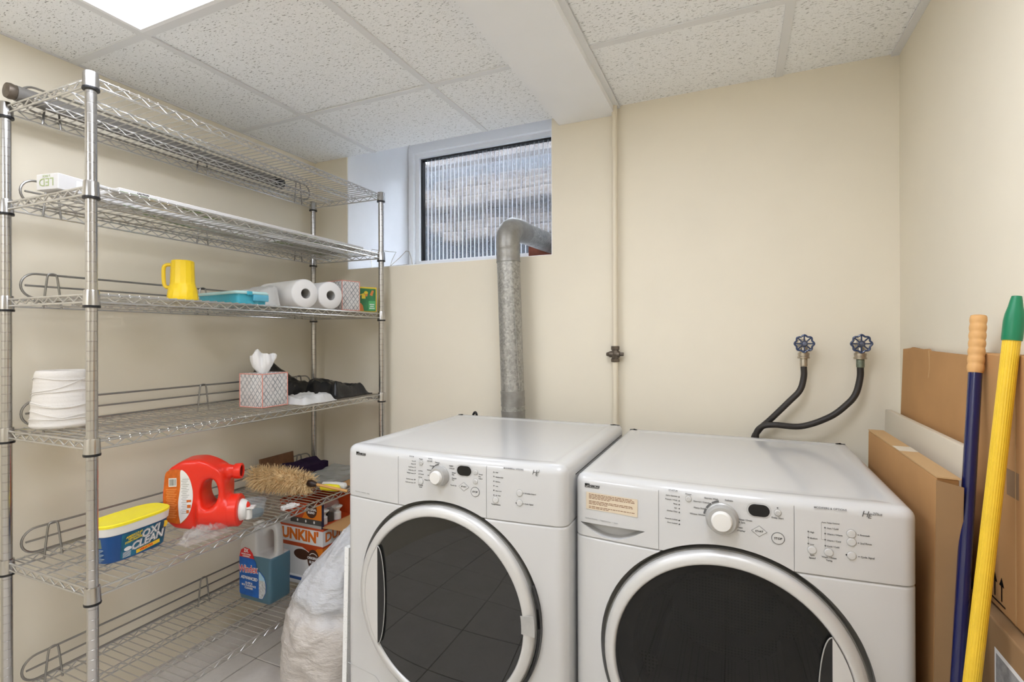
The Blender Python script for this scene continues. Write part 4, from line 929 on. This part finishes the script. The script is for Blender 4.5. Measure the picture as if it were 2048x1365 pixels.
# bottom tier: glass cleaner refill
def cleaner():
    s = N('translucent bottle with blue cleaner'); z = s.sep(s.coord('Object'))[2]; y = s.sep(s.coord('Object'))[0]
    f = s.math('GREATER_THAN', z, .178)
    s.l(s.mix(f, lin((.075, .165, .225)), lin((.50, .495, .48))), s.b.inputs['Base Color']); s.b.inputs['Roughness'].default_value = .3
    s.b.inputs['Subsurface Weight'].default_value = .35; s.b.inputs['Subsurface Radius'].default_value = (.03, .03, .03); s.b.inputs['Subsurface Scale'].default_value = .5
    return s.m
M['cleaner'] = cleaner()
t = rest('cleaner_bottle', 'translucent refill bottle of blue glass cleaner on the bottom shelf', 'bottle', .142, .640, 5, .0)
Fy = frame((0, 0, 0), (1, 0, 0), (0, 0, 1))      # local xy -> thing xz, z -> -y
bp = [(0, .004), (.004, 0), (.166, 0), (.170, .004), (.172, .17), (.171, .26), (.165, .292), (.150, .303), (.125, .300), (.070, .275), (.030, .245), (.004, .215)]
mb = MB().prism(bp, -.100, 0, Fy)
bot = obj('bottle_body', mb, 'cleaner', t); bot.data.materials.clear(); bot.data.materials.append(M['cleaner'])
remesh(bot, .0045, 0)
cut(bot, MB().box((.096, -.02, .181), (.20, .034, .34))); cut(bot, MB().box((.096, .066, .181), (.20, .12, .34)))
cut(bot, MB().prism([(.098, .19), (.106, .181), (.142, .181), (.147, .195), (.147, .262), (.138, .278), (.112, .262), (.098, .24)], -.2, .2, Fy))
remesh(bot, .0038, 30, .6)
obj('bottle_cap', MB().lathe([(.020, 0), (.020, .03), (.018, .032), (.001, .032)], 24, Matrix.Translation((.06, .05, .262)) @ Matrix.Rotation(-.35, 4, 'Y')), 'white_plastic', t)
M['wx_blue'] = mat('strong blue label', (.006, .10, .42), .3, var=.3, vscale=18); M['wx_red'] = mat('red ink', (.62, .02, .02), .35)
lp = [(.006, .028), (.010, .020), (.130, .018), (.148, .045), (.150, .075), (.140, .105), (.118, .122), (.100, .125), (.095, .155), (.085, .165), (.006, .168)]
lb = obj('front_label', MB().prism([(x, y) for x, y in lp], .0005, .0014, Fy), 'wx_blue', t, 0)
obj('red_cap_label', MB().prism([(.006, .166)] + [(.086, .166), (.078, .186), (.060, .202), (.036, .205), (.016, .193)], .0005, .0016, Fy), 'wx_red', lb, 0)
obj('photo_strip', MB().prism([(.112, .020), (.130, .020), (.146, .045), (.148, .075), (.139, .102), (.118, .120), (.112, .121)], .0014, .0018, Fy), mat('grey photo print', (.46, .48, .50), .5, var=.35, vscale=120), lb, 0)
obj('photo_sky', MB().prism([(.112, .090), (.145, .090), (.139, .102), (.118, .120), (.112, .121)], .0018, .0021, Fy), mat('pale sky print', (.33, .55, .70), .5), lb, 0)
Tl = Fy @ Matrix.Translation((0, 0, .0024))
for mt, bo, dz in (('white_label', .05, 0), ('wx_red', .006, .0004)):
    mb = MB().text('Windex', .040, Tl @ Matrix.Translation((.054, .122, dz)) @ Matrix.Rotation(.10, 4, 'Z') @ Matrix.Diagonal((.78, 1, 1, 1)), 'c', bo, .15); obj('brand_lettering', mb, mt, lb, 0)
mb = MB().text('ADVANCED', .0165, Tl @ Matrix.Translation((.060, .088, 0)), 'c', .03, .15)
for i, s_ in enumerate(('GLASS &', 'MULTI-SURFACE', 'CLEANER')): mb.text(s_, .0105, Tl @ Matrix.Translation((.058, .069 - .010 * i, 0)), 'c', .02)
mb.text('3X', .020, Tl @ Matrix.Translation((.044, .193, 0)), 'c', .03); mb.text('MORE POWER', .0078, Tl @ Matrix.Translation((.044, .179, 0)), 'c', .02); mb.text('CLEANING', .0078, Tl @ Matrix.Translation((.044, .171, 0)), 'c', .02)
obj('white_lettering', mb, 'white_label', lb, 0)
# coffee cartons
M['dk_red'] = mat('red orange carton print', (.52, .07, .015), .45); M['dk_orange'] = mat('orange print', (.72, .20, .012), .45); M['dk_brown'] = mat('dark coffee brown', (.075, .028, .014), .45); M['dk_grey'] = mat('dark grey band', (.065, .06, .055), .5); M['dk_silver'] = mat('light grey band', (.42, .40, .38), .5)
t = rest('paper_pack', 'flat white pack with blue band under the coffee cartons', 'pack', .393, .815, 5)
obj('pack', rbox((-.21, .0, 0), (0, .20, .036), .004), 'white_label', t); obj('blue_band', MB().box((-.211, -.0006, .018), (.0006, .201, .030)), mat('blue band', (.02, .09, .33), .5), t, 0)
def coffee(z0, h, label, name):
    t = thing(name, label, 'box', sh(.400, .820, DECK[5] + .0012 + z0), SROT); return t
t = coffee(.0366, .205, 'coffee carton printed DUNKIN with a cup, below the open carton', 'coffee_carton')
obj('carton', rbox((-.235, 0, 0), (0, .195, .205), .0015, 1), 'dk_red', t, 0)
Fa = frame((0, -.0003, 0), (1, 0, 0), (0, 0, 1)); Fb = frame((.0003, 0, 0), (0, 1, 0), (0, 0, 1))
obj('white_band', MB().box((-.235, .134, 0), (.0003, .196, .0003), Fa).box((0, .134, 0), (.195, .196, .0003), Fb), 'white_label', t, 0)
obj('orange_corner', MB().prism([(-.085, 0), (0, 0), (0, .126), (-.03, .122), (-.065, .085)], .0001, .0003, Fa).box((0, .0, 0), (.195, .126, .0002), Fb), 'dk_orange', t, 0)
mb = MB().text("DUNKIN'", .060, Fa @ Matrix.Translation((-.022, .165, .0006)), 'r', .05)
mb.text("DUNKIN'", .052, Fb @ Matrix.Translation((.012, .165, .0006)), 'l', .03); obj('orange_lettering', mb, mat('bright orange ink', (.72, .16, .01), .5), t, 0)
ell = lambda cx, cy, a, b, n=28: [(cx + a * math.cos(2 * PI * i / n), cy + b * math.sin(2 * PI * i / n)) for i in range(n)]
obj('cup_print', MB().prism([(-.235, 0), (-.062, 0), (-.055, .05), (-.062, .098), (-.11, .118), (-.235, .118)], .0003, .0005, Fa), 'white_label', t, 0)
obj('coffee_print', MB().prism(ell(-.112, .088, .044, .022), .0005, .0007, Fa).prism(ell(-.050, .074, .032, .042), .0005, .0008, Fa), 'dk_brown', t, 0)
mb = MB().text('ORIGINAL', .0140, Fa @ Matrix.Translation((-.050, .080, .0010)), 'c', .04); mb.text('BLEND', .0140, Fa @ Matrix.Translation((-.050, .063, .0010)), 'c', .04)
mb.prism(arc(-.050, .074, .028, 40, 140, 10) + arc(-.050, .074, .025, 140, 40, 10), .0008, .0010, Fa); obj('white_lettering', mb, 'white_label', t, 0)
t = coffee(.2420, .118, 'open orange coffee carton with a raised flap and bottles inside', 'open_coffee_carton')
w_ = .003; X0, X1, Y1, ZH = -.235, -.005, .195, .098
obj('carton', MB().box((X0, 0, 0), (X1, w_, ZH)).box((X0, Y1 - w_, 0), (X1, Y1, ZH)).box((X0, w_, 0), (X0 + w_, Y1 - w_, ZH)).box((X0 + w_, w_, 0), (X1, Y1 - w_, w_)), 'dk_red', t, 0)
Fa = frame((0, -.0003, 0), (1, 0, 0), (0, 0, 1))
obj('icon_band', MB().box((-.175, .012, 0), (-.006, .034, .0003), Fa), 'dk_grey', t, 0); obj('silver_band', MB().box((-.235, .0, 0), (-.005, .012, .0003), Fa).box((-.235, .012, 0), (-.175, .045, .0003), Fa), 'dk_silver', t, 0)
obj('orange_front', MB().prism([(-.11, .034), (-.005, .034), (-.005, .098), (-.075, .098)], .0001, .0004, Fa), 'dk_orange', t, 0)
obj('round_badge', MB().prism(ell(-.060, .072, .030, .033), .0004, .0007, Fa), 'dk_brown', t, 0)
mb = MB().text('ORIGINAL', .012, Fa @ Matrix.Translation((-.060, .074, .0010)), 'c', .04); mb.text('BLEND', .012, Fa @ Matrix.Translation((-.060, .061, .0010)), 'c', .04)
for x in (-.135, -.090, -.045): mb.prism(ell(x, .023, .004, .006, 12), .0004, .0006, Fa); 
obj('white_lettering', mb, 'white_label', t, 0)
obj('dark_edge', MB().box((-.007, -.0006, .0), (-.0045, .012, ZH)), 'navy', t, 0)
obj('flap', MB().prism([(0, 0), (.125, .02), (.13, .11), (.0, .19)], 0, .003, frame((-.005, .004, .004), (1, 0, -.05), (0, 1, 0))), 'card', t, 0)
for i, (x, y) in enumerate(((-.040, .045), (-.030, .115))):
    b = thing('pump_bottle', ('white capped spray bottle nearest the front inside the open coffee carton', 'white capped spray bottle deeper inside the open coffee carton')[i], 'bottle', sh(.400 + x, .820 + y, DECK[5] + .2420 + .0055), SROT)
    obj('neck', MB().lathe([(.017, 0), (.017, .028), (.014, .030), (.011, .032), (.010, .044)], 20), 'white_plastic', b); obj('cap', MB().lathe([(.010, .040), (.021, .050), (.023, .054), (.018, .057), (.001, .058)], 24), 'white_plastic', b)
b = thing('dark_bottle', 'dark bottle wrapped in clear film between the spray bottles', 'bottle', sh(.357, .905, DECK[5] + .2475), SROT); obj('bottle_body', MB().lathe([(.018, 0), (.0185, .04), (.016, .052), (.001, .054)], 20), mat('dark grey bottle', (.05, .045, .04), .3), b)
mb = MB(); bmesh.ops.create_icosphere(mb.b, subdivisions=4, radius=.030)
for q_ in mb.b.verts: q_.co = Vector((q_.co.x, q_.co.y, q_.co.z * .8 + .066)) * 1.0 + q_.co.normalized() * .012 * ridge(q_.co, 55)
obj('film_wrap', mb, 'clear_film', b, 70)

# ------------------------------------------------------------------ floor beside the dryer
t = thing('bin_bag', 'big crumpled white plastic bin bag on the tiled floor beside the dryer', 'bin bag', (-1.305, 1.45, .0005))
BP = [(0, .165), (.03, .188), (.10, .202), (.18, .204), (.25, .200), (.31, .186), (.37, .158), (.43, .120), (.49, .080), (.53, .050), (.555, .028)]
def bag_r(z):
    for (a, ra), (b, rb) in zip(BP, BP[1:]):
        if z <= b: k = (z - a) / (b - a); return ra + (rb - ra) * k
    return BP[-1][1]
def bagp(a, b):
    an = 2 * PI * a; z = .555 * b; c_, s_ = math.cos(an), math.sin(an); r = bag_r(z)
    f = (.012 * ridge((c_ * 1.5, s_ * 1.5, z * 7 + 3), 1.6) + .016 * fbm((c_ * 1.2, s_ * 1.2, z * 4), 1.5, 3)) * sst(0, .12, b)
    diag = .010 * (abs(math.sin((an * 2.2 + z * 14))) ** .6 - .6) * sst(.25, .5, b)
    waist = -.016 * math.exp(-((z - .335 - .03 * math.sin(an)) / .018) ** 2)
    r = max(.012, r + f + diag + waist)
    return Vector((.050 * sst(.5, 1, b) + min(.198, max(-.198, r * c_)), r * s_ * 1.05, z + (.008 * math.sin(an * 3) if b > .5 else 0)))
mb = MB().grid(bagp, 96, 60, cu=True); mb.b.verts.ensure_lookup_table()
mb.b.faces.new([mb.b.verts[i * 60 + 59] for i in range(96)]); mb.b.faces.new([mb.b.verts[i * 60] for i in range(96)][::-1])
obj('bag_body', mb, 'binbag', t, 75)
t = thing('ceiling_panel', 'spare speckled ceiling panel standing on edge against the side of the dryer', 'panel', (-1.097, 1.20, 0)); T = Matrix.Rotation(.028, 4, 'Y')
obj('panel', MB().box((-.008, 0, .0005), (.008, .60, .60), T), 'acoustic', t, 0)

# ------------------------------------------------------------------ dryer duct
t = thing('dryer_duct', 'galvanised metal dryer duct with foil tape rising through the window recess', 'duct', (-.829, 1.91, 0))
R = .0475; bot_, top_ = Vector((0, 0, .55)), Vector((-.034, 0, 1.630))
bend = [top_, Vector((-.033, .012, 1.668)), Vector((-.032, .045, 1.688)), Vector((-.030, .085, 1.694))]
end = Vector((-.005, .55, 1.700))
obj('riser', MB().tube([bot_ - Vector((0, 0, .0)), bot_.lerp(top_, .5), top_], R, 32), 'galv', t)
eb = obj('elbow', MB().tube([top_ + Vector((0, 0, -.03)), top_, Vector((-.0335, .006, 1.655)), Vector((-.033, .022, 1.677)), Vector((-.032, .048, 1.690)), Vector((-.030, .085, 1.694)), Vector((-.029, .11, 1.694))], R + .0025, 32), 'duct_tape', t)
obj('outlet', MB().tube([Vector((-.030, .085, 1.694)), end], R - .001, 32), 'galv', t)
for z0, z1 in ((.955, 1.015), (.80, .935), (1.545, 1.605)):
    p0, p1 = [bot_.lerp(top_, (z - .55) / 1.08) for z in (z0, z1)]
    mb = MB().tube([p0.lerp(p1, i / 6) for i in range(7)], [R + .0016 + .0009 * math.sin(i * 2.1 + z0 * 9) for i in range(7)], 32); obj('tape_band', mb, 'duct_tape', t)
obj('outlet_band', MB().tube([Vector((-.029, .10, 1.694)), Vector((-.027, .155, 1.695))], R + .0012, 32), 'duct_tape', t)
obj('seam', MB().tube([bot_ + Vector((.032, -.035, .47)), top_ + Vector((.032, -.035, -.10))], .0016, 6), 'galv', t)
# bent wire left on the sill
t = thing('bent_wire', 'loose bent piece of wire on the window sill in the recess', 'wire', (-1.60, 2.06, RZ0 + .006))
obj('wire', MB().tube([(-.085, .0, .0), (-.115, .03, .055), (-.135, .06, .112), (-.04, .075, .096), (.0, .085, .092), (-.02, .08, .055), (-.025, .07, .02), (.03, .075, .06), (.065, .08, .092), (.085, .08, .088), (.098, .08, .05), (.105, .08, .005)], .0016, 6), 'nickel', t)
obj('sill_wire', MB().tube([(-.088, .0, 0), (.0, -.03, .001), (.16, -.045, .001)], .0016, 6), 'nickel', t)

# ------------------------------------------------------------------ pipe and valves on the back wall
t = thing('gas_pipe', 'thin cream painted pipe with brass valve running down the back wall', 'pipe', (-.4325, 1.970, 0))
obj('pipe', MB().tube([(0, 0, .0), (0, 0, 1.145)], .0108, 16), 'pipe', t); obj('pipe', MB().tube([(0, 0, 1.195), (0, 0, 2.138)], .0108, 16), 'pipe', t)
v = obj('valve', MB().lathe([(.012, 1.138), (.0165, 1.139), (.0165, 1.150), (.013, 1.152), (.0145, 1.158), (.017, 1.168), (.0145, 1.178), (.013, 1.184), (.0165, 1.186), (.0165, 1.199), (.012, 1.200)], 8), 'iron', t, 25)
obj('valve_plug', MB().lathe([(.006, -.034), (.009, -.026), (.012, -.020), (.012, .018), (.007, .020), (.007, .033)], 12, Matrix.Translation((0, -.002, 1.168)) @ frame((0, 0, 0), (0, 1, 0), (0, 0, 1))), 'iron', v, 25)
def faucet(x, label, cuff):
    t = thing('water_valve', label, 'valve', (x, 1.925, 1.211)); wh = MB()
    n = 64; R = .0265
    wh.tube([((R + .0022 * math.cos(8 * a)) * math.cos(a), 0, (R + .0022 * math.cos(8 * a)) * math.sin(a)) for a in [2 * PI * i / n for i in range(n)]], .0030, 8, closed=True)
    for i in range(8):
        a = 2 * PI * i / 8; wh.tube([(.008 * math.cos(a), .001, .008 * math.sin(a)), (R * math.cos(a), 0, R * math.sin(a))], .0022, 6)
    Ty = frame((0, 0, 0), (1, 0, 0), (0, 0, 1))
    wo = obj('wheel_handle', wh, 'wheel_blue', t); obj('hub', MB().lathe([(.0105, -.006), (.0105, .002), (.0085, .004), (.0070, .002), (.005, .002), (.0045, .006), (.0005, .007)], 20, Ty), 'wheel_hub', wo)
    obj('stem', MB().lathe([(.006, -.072), (.006, -.005)], 16, Ty), 'nickel', t); obj('bonnet', MB().lathe([(.014, -.045), (.014, -.030), (.011, -.028), (.011, -.016), (.008, -.014)], 6, Ty), 'nickel', t, 25)
    bd = MB().lathe([(.0165, -.0715), (.0165, -.060), (.0145, -.058), (.0145, -.035), (.010, -.032)], 20, Ty); b = obj('valve_body', bd, 'nickel', t)
    obj('outlet', MB().lathe([(.012, -.012), (.0135, -.020), (.0135, -.030), (.0175, -.031), (.0175, -.038), (.0165, -.039), (.0165, -.043), (.0185, -.044), (.0185, -.049), (.011, -.050)], 20, Matrix.Translation((0, .018, 0))), 'nickel', t, 25)
    obj('hose_cuff', MB().lathe([(.0105, -.049), (.0115, -.052), (.0115, -.075), (.0100, -.077)], 20, Matrix.Translation((0, .018, 0))), cuff, t); return t
faucet(.205, 'left water valve with blue wheel and pale brass cuff on the back wall', 'nickel')
faucet(.3635, 'right water valve with blue wheel and greenish cuff near the wall corner', 'verdigris')
def hose(pts, label):
    t = thing('supply_hose', label, 'hose', pts[-1]); o = Vector(pts[-1]); obj('hose_body', MB().tube([p - o for p in spline(pts, 10)], .0098, 14), 'rubber', t); return t
hose([(.205, 1.943, 1.137), (.205, 1.943, 1.10), (.193, 1.938, 1.055), (.160, 1.935, 1.015), (.105, 1.938, .952), (.070, 1.948, .912), (.050, 1.95, .86), (.045, 1.95, .70), (.045, 1.95, .55)], 'left black rubber hose running diagonally down from the brass cuff')
hose([(.3635, 1.943, 1.137), (.3625, 1.943, 1.10), (.350, 1.938, 1.05), (.325, 1.932, 1.015), (.275, 1.925, .972), (.195, 1.918, .938), (.115, 1.914, .938), (.078, 1.922, .928), (.060, 1.925, .895), (.072, 1.93, .82), (.08, 1.93, .55)], 'right black rubber hose curving under and crossing the other hose')
t = thing('power_cord', 'black cord end peeping up behind the back edge of the dryer', 'cord', (-1.02, 1.86, .6)); obj('cord', MB().tube(spline([(0, 0, 0), (.0, .01, .25), (.015, .012, .315), (.03, .012, .31), (.04, .01, .2), (.04, .0, .0)], 6), .005, 8), 'clip', t)

# ------------------------------------------------------------------ cardboard, board and poles against the right wall
def flat(name, label, cat, P, th, m, drop=0.0, lean=0.02):
    """panel standing on the floor: P = near top (x,y), far top (x,y), height; leans to +x"""
    return None
t = thing('cardboard_sheet', 'tall flat sheet of brown cardboard against the right wall, torn top edge', 'cardboard', (.430, 1.41, 0)); T = Matrix.Rotation(.034, 4, 'Y')
pl = [(0, 0), (.50, 0), (.50, 1.196), (.43, 1.200), (.41, 1.203), (.33, 1.199), (.28, 1.201), (.272, 1.196), (-.02, 1.192), (-.03, 1.05), (0, .95)]
obj('sheet', MB().prism(pl, -.003, .003, T @ frame((0, 0, 0), (0, 1, 0), (0, 0, 1))), 'card', t, 0)
obj('crack', MB().tube([T @ Vector((-.0032, y, z)) for y, z in ((.272, 1.196), (.266, 1.175), (.262, 1.15), (.268, 1.125))], .0011, 5), 'card_edge', t)
t = thing('white_board', 'off-white shelf board standing between two pieces of cardboard', 'board', (.405, 1.34, 0)); T = Matrix.Rotation(.032, 4, 'Y')
obj('board', rbox((-.009, 0, .0005), (.009, .60, 1.005), .003, 2), 'offwhite', t, 40).matrix_local = T
t = thing('flat_carton', 'tall thin cardboard carton with flap ajar beside the washing machine', 'box', (.346, 1.244, 0)); T = Matrix.Rotation(.012, 4, 'Y') @ Matrix.Rotation(.004, 4, 'Z')
o = obj('carton', rbox((-.001, 0, .0005), (.035, .545, .956), .0015, 1), 'card', t, 0); o.matrix_local = T
obj('top_flap', MB().prism([(0, -.004), (.037, -.006), (.037, .547), (0, .547)], .9575, .9605, T @ Matrix.Translation((-.001, 0, 0))), 'card_edge', t, 0)
obj('flap_tape', MB().box((-.0012, .24, .9605), (.036, .30, .9609), T), 'offwhite', t, 0)
obj('end_flap', MB().loft([[T @ Vector(p) for p in ((-.001, -.0025, .10), (.036, -.0025, .10), (.036, -.0005, .10), (-.001, -.0005, .10))], [T @ Vector(p) for p in ((-.001, -.0025, .953), (.039, -.010, .945), (.039, -.008, .945), (-.001, -.0005, .953))]]), 'card_dark', t, 0)
# cartons by the camera
t = thing('upper_carton', 'large brown carton printed with arrows, standing on another carton at the right wall', 'box', (.448, .80, .722))
obj('carton', rbox((0, 0, 0), (.030, .575, .478), .003, 2), 'card', t, 0)
obj('packing_tape', MB().box((-.0004, .362, .225), (0, .405, .272)), 'card_tape', t, 0)
Fr = frame((-.0004, 0, 0), (0, -1, 0), (0, 0, 1))
mk_ = MB()
for y in (-.425, -.452): mk_.prism([(y - .002, .020), (y + .002, .020), (y + .002, .048), (y - .002, .048)], 0, .0004, Fr).prism([(y - .009, .048), (y + .009, .048), (y, .064)], 0, .0004, Fr)
mk_.box((-.466, .012, 0), (-.411, .015, .0004), Fr); obj('arrow_print', mk_, 'black', t, 0)
obj('fold_line', MB().box((-.0006, .372, .002), (0, .374, .476)), 'card_edge', t, 0)
t = thing('lower_carton', 'brown carton with a grey shipping label under the printed carton', 'box', (.427, .80, .0005))
obj('carton', rbox((0, 0, 0), (.050, .53, .716), .003, 2), 'card_dark', t, 0)
Fr = frame((-.0004, 0, 0), (0, -1, 0), (0, 0, 1))
lb = obj('shipping_label', MB().box((-.395, .545, 0), (-.26, .670, .0003), Fr), 'white_label', t, 0); obj('label_print', MB().box((-.389, .585, .0003), (-.27, .662, .0005), Fr), mat('grey label print', (.30, .30, .30), .6, var=.3, vscale=60), lb, 0)
bc = MB(); y = -.388
while y < -.30: bc.box((y, .552, .0003), (y + .0016, .578, .0005), Fr); y += .0034
obj('label_bars', bc, 'grey_print', lb, 0)
def pole(name, label, top, low, r, build):
    top, low = Vector(top), Vector(low); d = (top - low).normalized(); foot = low + d * ((.0 - low.z) / d.z); L = (top - foot).length
    t = thing(name, label, 'pole', foot); q = d.to_track_quat('Z', 'Y').to_matrix().to_4x4(); build(t, q, L); return t
def blue(t, q, L):
    r = .0108; obj('shaft', MB().lathe([(r, .012), (r, L * .66), (r * .985, L * .662), (r * .985, L * .665), (r, L * .667), (r, L - .10)], 24, q), 'blue_pole', t)
    pf = [(r * 1.05, L - .115)]
    for i in range(7): z = L - .112 + i * .016; pf += [(.0130, z + .002), (.0136, z + .007), (.0130, z + .0125), (.0122, z + .0145)]
    obj('grip', MB().lathe(pf + [(.0125, L - .001), (.011, L)], 24, q), 'tan_grip', t)
def yellow(t, q, L):
    prof = []; n = 48
    ring_ = lambda z: [(math.cos(2 * PI * i / n) * (.0118 + .0004 * (i % 2)), math.sin(2 * PI * i / n) * (.0118 + .0004 * (i % 2)), z) for i in range(n)]
    obj('shaft', MB().loft([[q @ Vector(p) for p in ring_(z)] for z in (.012, L - .07)]), 'yellow_pole', t, 20)
    obj('hanger_cap', MB().lathe([(.0136, L - .078), (.0140, L - .074), (.0140, L - .044), (.0128, L - .032), (.0098, L - .018), (.0084, L - .008), (.0068, L), (.0015, L + .001)], 24, q), 'green_plastic', t)
pole('mop_pole', 'navy blue pole with tan grip leaning on the right wall', (.441, 1.30, 1.275), (.375, 1.20, .588), .0108, blue)
pole('broom_pole', 'yellow ribbed pole with green cap leaning on the right wall', (.447, 1.165, 1.3035), (.370, 1.130, .6015), .012, yellow)
